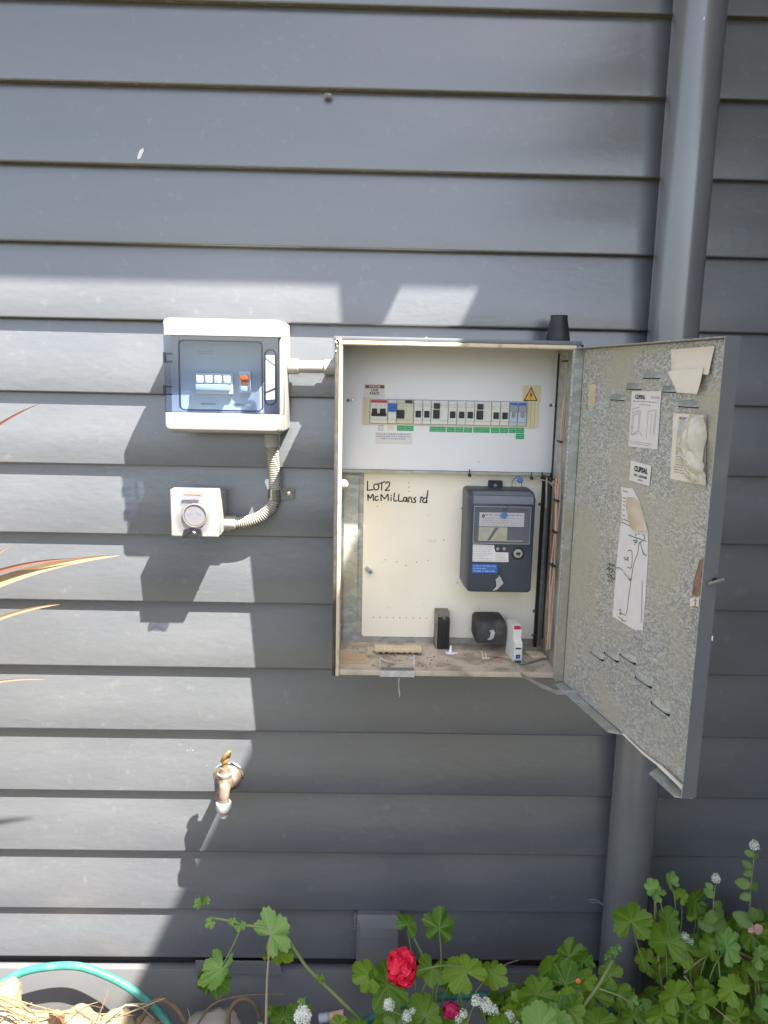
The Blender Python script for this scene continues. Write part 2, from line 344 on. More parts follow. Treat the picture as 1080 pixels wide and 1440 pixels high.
# ================================================================== GROUND
bm = nb()
for q in [((-150, 0.5), (150, .5), (150, -200), (-150, -200))]:
    bm.faces.new([bm.verts.new((x, y, -.24)) for x, y in q])
part('ground', bm, 'lawn', kind='structure')
bm = nb()                                                   # garden bed: a lumpy strip of soil along the wall
nx, ny = 120, 50
G = [[bm.verts.new((-2.6+5.4*i/nx, .02-1.9*j/ny, -.215 + .022*noise.noise(V((i*.35, j*.35, 0))) + .012*noise.noise(V((i*1.3, j*1.3, 3))))) for i in range(nx+1)] for j in range(ny+1)]
for j in range(ny):
    for i in range(nx): bm.faces.new((G[j][i], G[j][i+1], G[j+1][i+1], G[j+1][i]))
part('garden_bed', bm, 'soil', kind='structure')
t = thing('garden_fence', 'weathered timber paling fence across the yard behind the viewer', 'fence', (-.5, -7.5, -.24))
bm = nb()
fbox(bm, FW, -6, 1.0, 7.53, 5, 1.09, 7.57); part('rail', bm, 'fence', t)
pal = None
for i in range(86):
    if pal is None:
        bm = nb(); fbox(bm, FW, -6, -.24, 7.49, -5.88, 1.45, 7.51); pal = part('paling', bm, 'fence', t); o = pal
    else: o = pal.copy(); COL.objects.link(o); o.location.x = i*.128; o.location.z = random.uniform(-.01, .01)

# ================================================================== WALL OF LAPPED BOARDS
wall = thing('weatherboard_wall', 'blue grey painted lapped weatherboard house wall filling the whole view', 'wall', (0, 0, -.24))
LT = .0205
def board_mesh(h, x0=-3.2, x1=3.4):
    bm = nb(); N = 40; prof = [(0, 0), (-.0006, -(LT-.0015)), (.0008, -(LT-.0003)), (.003, -LT), (h*.5, -LT*.62), (h+.025, -.0015), (h+.025, 0)]
    prof = [(z, y) for z, y in prof]
    R = [[bm.verts.new((x0+(x1-x0)*i/N, y + (.0005*noise.noise(V((i*.5, z*9, 1)))if 0 < k < 5 else 0), z)) for k, (z, y) in enumerate(prof)] for i in range(N+1)]
    for A, B in zip(R, R[1:]):
        for k in range(len(prof)-1):
            f = bm.faces.new((A[k], A[k+1], B[k+1], B[k])); f.material_index = 1 if k == 0 else 0
    bm.faces.new(R[0]); bm.faces.new(R[-1][::-1])
    return mesh_from('weatherboard', bm, ['board', 'under'], 50)
bme = board_mesh(.15)
for n in range(21):
    z = .15*(n+1) if n else .024
    if n == 0: me = board_mesh(.126)
    else: me = bme
    z = .15*n if n else .022
    o = bpy.data.objects.new('weatherboard', me); COL.objects.link(o); o.parent = wall; o.location = (0, random.uniform(-.0004, .0004), z+.24)
    o.rotation_euler = (0, random.uniform(-.0004, .0004), 0)
bm = nb(); fbox(bm, FW, -3.2, -.24, -.12, 3.4, 3.2, -.0005); part('wall_frame', bm, 'gasket', wall)  # coloured black to put shade into the gap above the plinth
bm = nb(); fbox(bm, FW, -3.2, -.23, 0.0, 3.4, -.008, .024, .0015); part('plinth_board', bm, 'plinth', wall)
def surf(z):
    f = z % .15; return LT-LT*.38*f/.075 if f < .075 else LT*.62-(LT*.62-.0015)*(f-.075)/.1
bm = nb()
for px_, py_, s in ((404, 99, 1.2), (1069, 190, 1.4), (1062, 193, .8), (1050, 20, .8), (790, 1262, .7), (5, 1316, 2), (205, 1314, 1.2), (262, 1058, 1.6), (270, 1058, 1.5), (233, 1070, 1.3), (258, 1092, 1.2), (290, 1078, 1.2), (245, 1020, .8), (120, 1000, .7), (60, 1018, .8), (219, 609, 2), (705, 1330, .8), (622, 981, 1)):
    a, b = FW.px(px_, py_, .019)
    prism(bm, FW, [(a+s*.0006*math.cos(k*1.05)*random.uniform(.6, 1.3), b+s*.0007*math.sin(k*1.05)*random.uniform(.7, 1.5)) for k in range(6)], surf(b)-.001, surf(b)+.00025)
part('paint_speck', bm, 'grey', wall, kind='stuff')
bm = nb(); a, b = FW.px(200, 216, .014); prism(bm, FW, [(a-.009, b-.012), (a-.003, b-.011), (a+.005, b+.004), (a+.004, b+.009), (a-.003, b+.005), (a-.007, b-.004)], .010, surf(b-.010)+.0004); part('paint_scrape', bm, 'cutter', wall)
bm = nb(); c0 = at(461, 133, -.02)                          # mud nest under a lap
lathe(bm, c0+V((0, .004, 0)), (0, -1, .2), [(0, .009), (.003, .008), (.005, .006), (.002, .0025)], 14)
for v in bm.verts: v.co.z = c0.z + (v.co.z-c0.z)*.55
solo('insect_nest', 'tiny cream insect nest stuck under a lap of the boards near the top', 'insect nest', bm, 'pvc_warm', c0)

# eave, gutter, bracket and porch roof (above the view: they throw the shade on the boards)
EZ = 1.573+.588*SB; BXX = -.091+.588*SA; BZ = 1.571+(BXX-.041)/(SA/SB); PX = .237+(EZ-1.575)*SA/SB
t = thing('roof_eave', 'painted eave with gutter running along the top of the weatherboard wall', 'eave', (0, 0, 2.8))
bm = nb(); fbox(bm, FW, -4.2, 2.90, 0, 3.4, 2.912, .58); part('soffit', bm, 'eave', t)
bm = nb(); fbox(bm, FW, -4.2, EZ, .582, 3.4, EZ+.14, .60); part('gutter', bm, 'roofmetal', t)
bm = nb(); bm.faces.new([bm.verts.new(p) for p in ((-4.2, -.64, 2.96), (3.4, -.64, 2.96), (3.4, 3, 4.4), (-4.2, 3, 4.4))]); part('roof_sheet', bm, 'roofmetal', t)
bm = nb(); fbox(bm, Frame((BXX, 0, 0), (0, -1, 0), (0, 0, 1), (1, 0, 0)), .0, BZ, -.008, .58, 2.898, .008); part('bracket', bm, 'eave', t)
t = thing('porch_roof', 'flat porch roof standing out from the wall beyond the right of the view', 'porch roof', (2.4, -1.4, 2.8))
bm = nb(); fbox(bm, FW, PX, EZ, .604, 4.6, EZ+.06, 2.9); part('roof_deck', bm, 'eave', t)
bm = nb(); fbox(bm, FW, PX, EZ, .03, 3.4, EZ+.03, .578); part('inner_deck', bm, 'eave', t)
for x in (4.5,):
    bm = nb(); fbox(bm, FW, x-.05, -.24, 2.75, x+.05, EZ-.003, 2.85); part('post', bm, 'eave', t)
bm = nb(); fbox(bm, FW, 1.75, -.24, .03, 1.85, EZ-.003, 2.85); part('sky_block_wall', bm, 'plinth', t)  # unseen wall, added to keep sky light off the right boards

# ================================================================== DOWNPIPE
t = thing('downpipe', 'tall round grey painted downpipe running up the wall behind the open door', 'downpipe', (.600, -.07, -.24))
bm = nb(); lathe(bm, (.600, -.07, -.24), (0, 0, 1), [(i*.1, .049) for i in range(31)], 40); part('pipe', bm, 'pipe', t)
bm = nb(); lathe(bm, (.600, -.07, -.05), (0, 0, 1), [(0, .049), (.0005, .0515), (.008, .0515), (.0085, .049)], 40)
part('joint_collar', bm, 'pipe', t)
bm = nb()
for y0, y1, xx in ((-20, 14, 995), (16, 36, 990), (60, 66, 988), (74, 80, 987)):
    p, q = at(xx+.6, y0, -.117), at(xx-1.2, y1, -.117)
    tube(bm, [p, (p+q)/2+V((.0004, 0, 0)), q], [.0005, .0013, .0004], 6)
part('paint_run', bm, 'white', t)
bm = nb(); a, b = FW.px(837, 1268, .02); tube(bm, spline([FW.P(a-.016, b+.004, .02), FW.P(a, b+.008, .024), FW.P(a+.02, b+.002, .04)]), .0006, 5)
tube(bm, spline([FW.P(a-.012, b-.002, .02), FW.P(a+.004, b+.002, .026), FW.P(a+.02, b, .04)]), .0005, 5)
solo('cobweb', 'wisp of pale cobweb between the boards and the foot of the downpipe', 'cobweb', bm, 'grey', FW.P(a, b, .02))

# ================================================================== METER BOX
DB = .20
A0, B0, A1, B1 = -.071, .812, .3805, 1.464
box = thing('meter_box', 'open grey steel electrical meter box with its speckled galvanised door swung wide', 'meter box', ((A0+A1)/2, 0, B0))
bm = nb(); th = .002
fbox(bm, FW, A0, B0, .018, A0+th, B1, DB); fbox(bm, FW, A1-th, B0, .018, A1, B1, DB)
fbox(bm, FW, A0+th, B1-th, .018, A1-th, B1, DB); fbox(bm, FW, A0+th, B0, .018, A1-th, B0+th, DB-.0)
part('shell', bm, 'boxpaint', box)
bm = nb(); fbox(bm, FW, A0+.0025, B0+.0025, .021, A1-.0025, B1-.0025, .024)
fbox(bm, FW, A0+.0022, B0+.0225, .0245, A0+.0040, B1-.0225, DB-.012)
part('back_liner', bm, 'galv_s', box)
bm = nb(); fbox(bm, FW, A1-.0045, B0+.0025, .0245, A1-.0022, B1-.0025, DB-.0135); part('side_liner', bm, 'galv_s', box)
bm = nb(); fbox(bm, FW, A0+.0045, B0+.0022, .0245, A1-.005, B0+.0045, DB-.001); part('floor_liner', bm, 'floor', box)
# front flange (outer), then rolled rim
bm = nb(); fbox(bm, FW, A0-.002, B0-.004, DB-.006, A0+.0045, B1-.006, DB+.001, .0008); part('left_flange', bm, 'edge_brown', box)
bm = nb(); fbox(bm, FW, A0-.004, B1-.0055, DB-.008, A1+.002, B1+.002, DB+.001, .0012); part('top_flange', bm, 'boxpaint', box)
bm = nb(); fbox(bm, FW, A1-.0055, B0-.004, DB-.006, A1+.002, B1-.006, DB+.001, .0008); part('right_flange', bm, 'boxpaint', box)
bm = nb(); fbox(bm, FW, A0+.005, B0-.004, DB-.0115, A0+.0125, B1-.0135, DB+.003, .0022, 3); part('left_rim', bm, 'rimpaint', box)
bm = nb(); fbox(bm, FW, A0+.005, B1-.0135, DB-.0115, A1-.006, B1-.0058, DB+.0025, .002, 3); part('top_rim', bm, 'rimpaint', box)
bm = nb(); fbox(bm, FW, A1-.0125, B0-.004, DB-.0115, A1-.006, B1-.0138, DB+.002, .0012, 3); part('right_rim', bm, 'galv', box)
bm = nb(); fbox(bm, FW, A0+.013, B0-.002, DB-.003, A1-.013, B0+.009, DB+.0005, .001); part('sill', bm, 'floor', box)
bm = nb()                                                    # broken flakes at the corner
for i in range(14):
    x, z = A0-.002+random.random()*.012, B1-.002-random.random()*.03
    fbox(bm, FW, x, z, DB, x+.002*random.random()+.001, z+.003, DB+.0035*random.random()+.001)
part('flaked_paint', bm, 'paper_w', box, kind='stuff')
# black gasket line on the hinge side
bm = nb(); fbox(bm, FW, A1+.0022, B0-.004, DB-.012, A1+.0065, B1-.004, DB-.0035); part('gasket', bm, 'gasket', box)

# escutcheon plate with breakers
CE = .047
FE = FW
e0 = FW.px(483, 575, CE); e1 = FW.px(781, 575, CE); eb = FW.px(630, 662, CE)[1]
ER = e1[0]
es = part('escutcheon_plate', (lambda b: (fbox(b, FW, A0+.0048, eb, CE-.002, ER, B1-.004, CE, .0006), b)[1])(nb()), 'white', box, 'white front plate carrying the row of circuit breakers')
bm = nb(); fbox(bm, FW, A0+.0048, eb-.0062, CE-.016, ER-.004, eb-.0006, CE+.004); part('plate_support', bm, 'galv_s', box)
bm = nb(); fbox(bm, FW, ER+.0008, eb+.002, CE-.010, ER+.0062, B1-.01, CE+.0); part('side_gap_shade', bm, 'gasket', box)  # black strip filling the gap beside the plate, its shade as colour
def screwslot(F, x, y, c, r, parent, m='zinc'):
    a, b = F.px(x, y, c); bm = nb(); lathe(bm, F.P(a, b, c), F.n, [(0, r), (.0008, r), (.0014, r*.7)], 14)
    s = part('screw', bm, m, parent); bm = nb(); fbox(bm, F, a-r*.7, b-r*.12, c+.0012, a+r*.7, b+r*.12, c+.00155)
    part('slot', bm, 'ink', s); return s
for x, y in ((492, 563), (777, 570)): screwslot(FW, x-2.5, y, CE, .0035, es); screwslot(FW, x+3, y, CE, .003, es, 'chrome')
a, b = FW.px(673, 649, CE); bm = nb(); lathe(bm, FW.P(a, b, CE), FW.n, [(0, .001), (.0004, .001)], 8); part('hole', bm, 'ink', es)

# breakers: each one a thing clipped on the rail
def row_y(x, y): return y + (x-510)*.0185                      # the row slopes a little in the photograph
def brk_frame(x0, y0, x1, y1, c=CE): return FW.rect(x0, y0, x1, y1, c)
a0, b0, a1, b1 = brk_frame(510, 559.5, 758, 600)
zt = FW.px(634, row_y(634, 561.5), CE)[1]; zb = FW.px(634, row_y(634, 594.5), CE)[1]
bm = nb(); fbox(bm, FW, FW.px(519.5, 577, CE)[0], zb-.001, CE+.0002, FW.px(741, 582, CE)[0], zt+.0013, CE+.0012); part('rail_slot', bm, 'grey', es)
for x0, x1 in ((510, 520), (741, 757)):
    bm = nb(); A, Bx = FW.px(x0, 580, CE)[0], FW.px(x1, 580, CE)[0]
    k = 2 if x0 == 510 else 3
    for i in range(k): fbox(bm, FW, A+(Bx-A)*i/k, zb-.004, CE+.0002, A+(Bx-A)*(i+1)/k-.0004, zt+.0035, CE+.003, .0003, 1)
    part('blank_cover', bm, 'beige', es)
bm = nb(); fbox(bm, FW, FW.px(520, 580, CE)[0], zb-.0036, CE+.0002, FW.px(741, 580, CE)[0], zb-.0012, CE+.003, .0003, 1); part('lower_trim', bm, 'beige', es)
H = zt-zb
def breaker(x0, x1, body, label, toggles, marks=(), band=None, print_=True, group='circuit breakers in the row on the white plate'):
    A, Bx = FW.px(x0, 580, CE+.006)[0]+.0003, FW.px(x1, 580, CE+.006)[0]-.0003; W_ = Bx-A
    o = thing('circuit_breaker', label, 'circuit breaker', FW.P((A+Bx)/2, zb, CE), group)
    bm = nb()
    fbox(bm, FW, A, zb, CE+.0013, Bx, zt, CE+.004, .0004, 1)
    fbox(bm, FW, A, zb+H*.16, CE+.004, Bx, zt-H*.14, CE+.0075, .0006, 1)
    part('body', bm, body, o)
    for (u0, v0, u1, v1, kind, m) in toggles:
        bm = nb(); ua, ub = A+W_*u0, A+W_*u1; va, vb = zb+H*v0, zb+H*v1
        fbox(bm, FW, ua, va, CE+.0076, ub, vb, CE+.0095, .0004, 1)
        if kind == 'T': fbox(bm, FW, ua-W_*.0, vb-(vb-va)*.45, CE+.0096, ub, vb, CE+.0135, .0006, 1); fbox(bm, FW, ua+(ub-ua)*.3, va, CE+.0096, ub-(ub-ua)*.3, vb-(vb-va)*.46, CE+.0115, .0005, 1)
        elif kind == 'S': fbox(bm, FW, ua+(ub-ua)*.08, va+(vb-va)*.15, CE+.0096, ub-(ub-ua)*.08, vb-(vb-va)*.25, CE+.0135, .0007, 1)
        part('toggle' if kind else 'window', bm, m, o)
    if band:
        bm = nb(); fbox(bm, FW, A+W_*.03, zt-H*.13, CE+.0041, Bx-W_*.03, zt-H*.02, CE+.0044); part('printed_band', bm, band, o)
    if print_:
        n = max(1, round(W_/.008))
        for i in range(n):
            lines_rows(FW, A+W_*(i+.12)/n, A+W_*(i+.88)/n, zb+H*.70, zb+H*.84, 2, CE+.0079, 'inkg', o, .0004, int(x0)+i)
    return o
sg = (.18, .28, .82, .56, 'S', 'toggle')
breaker(520.5, 545, 'cutter', 'wide white main switch with red band and joined black toggles at the left end', [(.06, .30, .94, .42, 'S', 'toggle'), (.10, .42, .40, .62, 'S', 'toggle'), (.56, .42, .90, .62, 'S', 'toggle')], band='red')
breaker(545.5, 557.5, 'cutter', 'narrow white breaker with the blue T shaped toggle, second in the row', [(0.02, .50, .98, .86, 'T', 'blue')], print_=False)
breaker(558, 581.5, 'cutcream', 'cream breaker with a black T shaped toggle and a black window at its top edge', [(.0, .22, .45, .58, 'T', 'toggle'), (.50, .88, .92, 1.0, '', 'toggle')])
breaker(582, 594, 'cutter', 'narrow white breaker just right of the cream one with the black T toggle', [sg])
breaker(594.5, 606, 'cutter', 'narrow white breaker second to the right of the cream one with the black T toggle', [sg])
breaker(606.5, 630, 'cutter', 'wider breaker with square black window above its toggle, the left one of two alike', [(.13, .66, .50, .90, '', 'toggle'), (.10, .24, .50, .62, 'S', 'toggle')])
for i, x in enumerate((630.5, 643, 655.2)):
    breaker(x, x+12, 'cutter', ('first', 'middle', 'last')[i]+' of the three narrow breakers between the two with square black windows', [sg])
breaker(667.5, 691, 'cutter', 'wider breaker with square black window above its toggle, the right one of two alike', [(.13, .66, .50, .90, '', 'toggle'), (.10, .24, .50, .62, 'S', 'toggle')])
breaker(691.5, 703.5, 'cutter', 'narrow white breaker with black toggle, second to the left of the pale blue pair', [sg])
breaker(704, 716, 'cutter', 'narrow white breaker with black toggle touching the pale blue pair', [sg])
breaker(716.5, 728, 'greyblue', 'left pale blue breaker of the pair at the right end of the row', [(.04, .58, 1.0, .84, '', 'grey'), (.3, .36, .7, .56, 'S', 'grey')], band='blue', print_=False)
breaker(728.5, 740.5, 'greyblue', 'right pale blue breaker of the pair, last in the row beside the beige blank', [(.0, .58, .96, .84, '', 'grey'), (.3, .36, .7, .56, 'S', 'grey')], band='blue', print_=False)

def card(F, x0, y0, x1, y1, c, m, parent, name, th=.0004):
    a0, b0, a1, b1 = F.rect(x0, y0, x1, y1, c); bm = nb(); fbox(bm, F, a0, b0, c+.0001, a1, b1, c+th)
    return part(name, bm, m, parent), (a0, b0, a1, b1)
# stickers on the plate
s, (a0, b0, a1, b1) = card(FW, 511.5, 540, 541, 559, CE, 'paper_w', es, 'danger_sticker')
bm = nb(); fbox(bm, FW, a0+.003, b1-.0085, CE+.0004, a1-.001, b1-.0022, CE+.0007); part('danger_band', bm, 'redbrown', s)
text('DANGER', FW, (a0+a1)/2+.001, b1-.0054, .0055, CE+.0009, 'paper_w', s, wid=.024, bold=.0001)
text('LIVE', FW, (a0+a1)/2+.001, b1-.0128, .0070, CE+.0009, 'ink', s, wid=.014, bold=.0002)
text('PARTS', FW, (a0+a1)/2+.001, b1-.0193, .0066, CE+.0009, 'ink', s, wid=.020, bold=.0002)
s, _ = card(FW, 542, 552, 555, 560.5, CE, 'white', es, 'blank_sticker')
s, (a0, b0, a1, b1) = card(FW, 733, 541.5, 761, 565.5, CE, 'paper', es, 'warning_sticker')
s2, _ = card(FW, 735.5, 542.5, 760, 565, CE+.0004, 'beige', s, 'backing')
ax, az = FW.px(747, 543.8, CE); tb = FW.px(747, 564, CE)[1]; hw = .0148
prismp = [(ax, az), (ax-hw, tb), (ax+hw, tb)]
bm = nb(); prism(bm, FW, prismp, CE+.0009, CE+.0012); part('triangle_border', bm, 'ink', s)
k = .78; cx_, cz_ = ax, (az+2*tb)/3
bm = nb(); prism(bm, FW, [(cx_+(p-cx_)*k, cz_+(q-cz_)*k) for p, q in prismp], CE+.0012, CE+.0014); part('triangle', bm, 'yellow', s)
hh = az-tb
bm = nb(); prism(bm, FW, [(ax+.001, az-hh*.30), (ax-.0032, az-hh*.62), (ax-.0006, az-hh*.60), (ax-.0004, az-hh*.86), (ax+.0034, az-hh*.50), (ax+.0010, az-hh*.52)], CE+.0014, CE+.0016); part('lightning_bolt', bm, 'redbrown', s)
# circuit labels
for x0, x1, y0, y1 in ((558, 569.5, 598.7, 605.8), (570, 581.5, 598.9, 606), (604, 627, 600, 607.2), (628.2, 639.5, 600.6, 607.8), (640.2, 651.5, 600.7, 608), (652.2, 664, 601, 608.3), (665.5, 688.5, 601, 608.4), (690, 702, 601.5, 609), (702.7, 714.5, 601.6, 609), (715.3, 724.7, 601.8, 609), (725.2, 737, 601.8, 609.3), (725.2, 737, 610, 617.5)):
    s, (a0, b0, a1, b1) = card(FW, x0, y0, x1, y1, CE, 'green', es, 'circuit_label')
    lines_rows(FW, a0+.0015, a1-.0015, b0+.001, b1-.001, 2, CE+.0006, 'inkw', s, .00028, int(x0))
s, (a0, b0, a1, b1) = card(FW, 528, 608.5, 580, 624.5, CE, 'paper_w', es, 'notice_label')
for i, tx in enumerate(('SOLAR SUPPLY MAIN', 'SEE ISOLATOR BEFORE', 'WORKING HERE')):
    pass
for i in range(3):
    lines_rows(FW, a0+.002+(i == 2)*.008, a1-.004-(i == 2)*.01, b1-.0046-i*.0048, b1-.0012-i*.0048, 1, CE+.0006, 'inkp', s, .00085, 40+i)
s, (a0, b0, a1, b1) = card(FW, 531, 597, 540, 606, CE, 'paper_w', es, 'small_label'); lines_rows(FW, a0+.001, a1-.001, b0, b1, 3, CE+.0006, 'inkp', s, .00035, 5)
card(FW, 544.5, 598, 554.5, 604.5, CE, 'paper', es, 'small_label')

bm = nb(); fbox(bm, FW, A1-.0056, B0+.03, .050, A1-.0046, B1-.012, .062); part('side_shade_line', bm, 'gasket', box)  # dark line laid on the liner, stands in for the shaded gap
# backing panel
CB = .029
p0 = FW.px(510, 800, CB)[0]; p1 = FW.px(759, 800, CB)[0]; pb = FW.px(640, 896.5, CB)[1]
bm = nb(); prism(bm, FW, rrect(p0, pb, p1, 1.25, .006), CB-.004, CB)
bp = part('backing_panel', bm, 'cream', box, 'cream board behind the meter with handwriting at the top')
bm = nb()
hol = [(575, 679), (575, 685), (575, 691), (531, 712), (649, 715), (624, 759), (542, 787), (558, 790), (571, 795), (586, 790.5), (602, 788), (643, 819.5)] + [(525+i*9.35, 868+i*.15) for i in range(9)]
for i, (x, y) in enumerate(hol):
    a, b = FW.px(x, y, CB); lathe(bm, FW.P(a, b, CB-.001), FW.n, [(0, .0011), (.0013, .0011)], 8)
part('drilled_hole', bm, 'ink', bp, kind='stuff')
for x, y in ((759, 709), (751, 859), (749.5, 893)): screwslot(FW, x, y, CB, .0036, bp)
HW = lambda *pts: [FW.px(x, y, CB+.0006) for x, y in pts]
# LOT 2 / McMillans rd, traced as pen strokes (pixel coordinates of the pen)
def gw(cx, cy): return 460+cx/3, 640+cy/3
Ls = [[(171, 110), (170, 145), (172, 148), (195, 146)], [(212, 122), (200, 124), (197, 136), (203, 146), (214, 144), (218, 132), (212, 122)], [(215, 122), (245, 112)], [(231, 119), (229, 148)],
      [(247, 120), (256, 113), (264, 118), (260, 132), (246, 149), (264, 147)],
      [(173, 192), (172, 166), (182, 182), (193, 165), (195, 192)], [(214, 174), (204, 176), (202, 188), (210, 191), (216, 187)],
      [(228, 193), (228, 166), (242, 184), (256, 165), (258, 192)], [(270, 178), (270, 192)], [(270, 169), (271, 171)], [(284, 160), (282, 192), (296, 192)], [(303, 166), (302, 193), (318, 194)],
      [(334, 178), (324, 180), (322, 192), (332, 194), (336, 180), (338, 197)], [(344, 198), (345, 180), (352, 178), (356, 186), (357, 199)], [(374, 178), (366, 184), (372, 190), (372, 198), (362, 200)],
      [(396, 176), (393, 200)], [(394, 184), (399, 178), (404, 179)], [(419, 180), (406, 184), (404, 196), (412, 200), (421, 192)], [(425, 150), (421, 178), (420, 202)]]
strokes(FW, [HW(*[gw(*p) for p in l]) for l in Ls], .00125, CB+.0006, 'ink', bp)
# small plastic lug on the panel
a, b = FW.px(518, 801, CB); bm = nb(); fbox(bm, Frame(FW.P(a, b, CB), (.75, 0, -.66), (.66, 0, .75), (0, -1, 0)), -.009, -.004, 0, .009, .004, .008, .0015)
s = part('lug', bm, 'pvc', bp); a2, b2 = FW.px(521, 804.5, CB+.008); bm = nb(); lathe(bm, FW.P(a2, b2, CB+.008), FW.n, [(0, .0036), (.003, .003)], 12); part('blue_cap', bm, 'sealblue', s)
# white knob on the left liner, labels under the plate
c0 = at(485, 681, -.12); bm = nb(); lathe(bm, c0+V((-.008, 0, 0)), (1, -.2, 0), [(0, .010), (.008, .010), (.013, .007), (.015, .003)], 18); part('cable_plug', bm, 'pvc', box)
bm = nb(); fbox(bm, FW, FW.px(484, 700, .03)[0], FW.px(490, 905, .03)[1], .026, FW.px(504, 700, .03)[0], FW.px(490, 668, .03)[1], .030); part('cover_strip', bm, 'galv_s', box)
for px_, py_ in ((660, 668), (747, 672), (762, 672)):
    c0 = at(px_, py_, -.06); bm = nb(); lathe(bm, c0, (0, -1, 0), [(0, .004), (.006, .004)], 8); fbox(bm, FW, c0.x-.001, c0.z, .06, c0.x+.001, c0.z+.012, .063); part('cable_tie', bm, 'black', box)
# wires
def wire(pts, r, m, parent=None, name='wire'):
    bm = nb(); tube(bm, spline([at(*p) for p in pts], 6), r, 8); return part(name, bm, m, parent)
XR = A1-.011
def rw(y, Y, dx=0): p = Frame((XR, 0, 0), (0, -1, 0), (0, 0, 1), (-1, 0, 0)); return V((XR+dx, Y, FW.px(790, y, -Y)[1]))
for j, (dx, Y, m, r) in enumerate(((-.002, -.150, 'copper', .0020), (-.004, -.143, 'copper', .0018), (-.001, -.157, 'pvc_warm', .0017), (-.006, -.134, 'rust', .0016))):
    bm = nb(); pts = [rw(y, Y+.003*math.sin(y*.031+j), dx+.0015*math.sin(y*.05+j*2)) for y in range(495 if j == 2 else (560 if j == 0 else 672), 925, 22)]
    tube(bm, spline(pts, 3), r, 8); part('wire', bm, m, box)
for y in (508, 621, 704, 748, 795):
    bm = nb(); p = rw(y, -.152, -.004); fbox(bm, FW, p.x-.004, p.z-.002, .136, p.x+.003, p.z+.002, .162, .001); part('cable_tie', bm, 'black', box)
wire([(783, 493, -.11), (790, 499, -.13), (799, 507, -.155)], .0012, 'pvc_warm', box)
wire([(762, 668, -.07), (775, 673, -.1), (786, 680, -.12), (789, 700, -.145)], .0015, 'black', box)
wire([(750, 672, -.06), (772, 678, -.08), (783, 692, -.12)], .0013, 'pvc_warm', box)
c0 = at(779, 679, -.09); bm = nb(); lathe(bm, c0, (.3, -.5, .6), [(-.006, .004), (0, .0055), (.008, .004)], 12); part('connector', bm, 'pvc_warm', box)
bm = nb(); fbox(bm, FW, FW.px(767, 700, .07)[0], FW.px(767, 930, .07)[1], .03, FW.px(767, 700, .07)[0]+.006, 1.23, .04); part('side_channel', bm, 'gasket', box)
bm = nb(); tube(bm, [at(769, 668, -.045), at(768, 715, -.045)], .0022, 8); part('wire', bm, 'rimpaint', box)
# blue tag and loop of seal wire over the meter
bm = nb(); c0 = at(731, 675, -.06); lathe(bm, c0, (0, -1, .1), [(0, .0062), (.003, .0066), (.005, .005)], 14); part('blue_tag', bm, 'sealblue', box)
wire([(720, 686, -.055), (721, 676, -.06), (731, 670, -.06), (734, 686, -.058)], .0006, 'ink', box)
# latch keeper and hanging bail under the sill, door stay
t_ = at(558, 944, -.2)
bm = nb(); a0, b0, a1, b1 = FW.rect(534, 943.5, 583, 951.5, DB+.002)
fbox(bm, FW, a0, b0, DB+.0032, a1, b1, DB+.0048, .0004, 1); fbox(bm, FW, a0, b1-.0015, DB-.0, a1, b1+.0, DB+.0030)
part('latch_keeper', bm, 'seal', box)
bm = nb(); fbox(bm, FW, a0+.002, b1+.001, DB+.0011, a1-.002, b1+.007, DB+.0016); part('latch_slot', bm, 'boxpaint', box)
bm = nb(); tube(bm, [at(534, 924, -.185), at(534.5, 938, -.203)], .0017, 8); tube(bm, [at(582, 922, -.185), at(582.5, 938, -.203)], .0017, 8); tube(bm, spline([at(534, 924, -.185), at(545, 930, -.19), at(570, 931, -.19), at(582, 923, -.185)], 4), .001, 6)
part('latch_bail', bm, 'seal', box)
bm = nb(); prism(bm, FW, [FW.px(x, y, DB) for x, y in ((560, 952), (562, 953), (561, 962), (563, 974), (561.5, 980), (560, 970), (559.5, 958))], DB+.004, DB+.0052); part('hanging_strip', bm, 'pvc_warm', box)
# stay: flat steel bar under the box from the sill to the door
bm = nb(); P_ = [at(733, 948, -.205), at(757, 962, -.235), at(782, 973, -.26), at(812, 973, -.268)]
zz = B0-.006
def bar_strip(bm, pts, w, th, side):
    L = [[bm.verts.new(p + s + h) for s, h in ((-side*w, V((0, 0, 0))), (side*w, V((0, 0, 0))), (side*w, V((0, 0, -th))), (-side*w, V((0, 0, -th))))] for p in pts]
    for A, B in zip(L, L[1:]):
        for k in range(4): bm.faces.new((A[k], A[(k+1) % 4], B[(k+1) % 4], B[k]))
    bm.faces.new(L[0]); bm.faces.new(L[-1][::-1])
bar_strip(bm, P_, .0046, .0015, V((-.45, .5, .74)).normalized()); part('door_stay', bm, 'zinc', box)

# cable boot on top
bc = at(784.5, 478, -.085); bc.z = B1
t = thing('cable_boot', 'black tapered rubber cable boot standing on top of the meter box', 'cable boot', bc)
bm = nb(); lathe(bm, bc+V((0, 0, .003)), (0, 0, 1), [(0, .0255), (.004, .0255), (.006, .0235), (.016, .0225), (.048, .0165), (.054, .0168), (.0545, .012), (.046, .010)], 32); part('cone', bm, 'rubber', t)
bm = nb(); prism(bm, Frame(bc, (1, 0, 0), (0, 1, 0), (0, 0, 1)), rrect(-.036, -.03, .028, .03, .006), .0003, .0032); part('base_flange', bm, 'zinc', t)
bm = nb(); c0 = at(599, 475, -.19); lathe(bm, V((c0.x, -.188, B1+.001)), (0, 0, 1), [(0, .004), (.003, .0035)], 8); part('rivet', bm, 'rust', box)

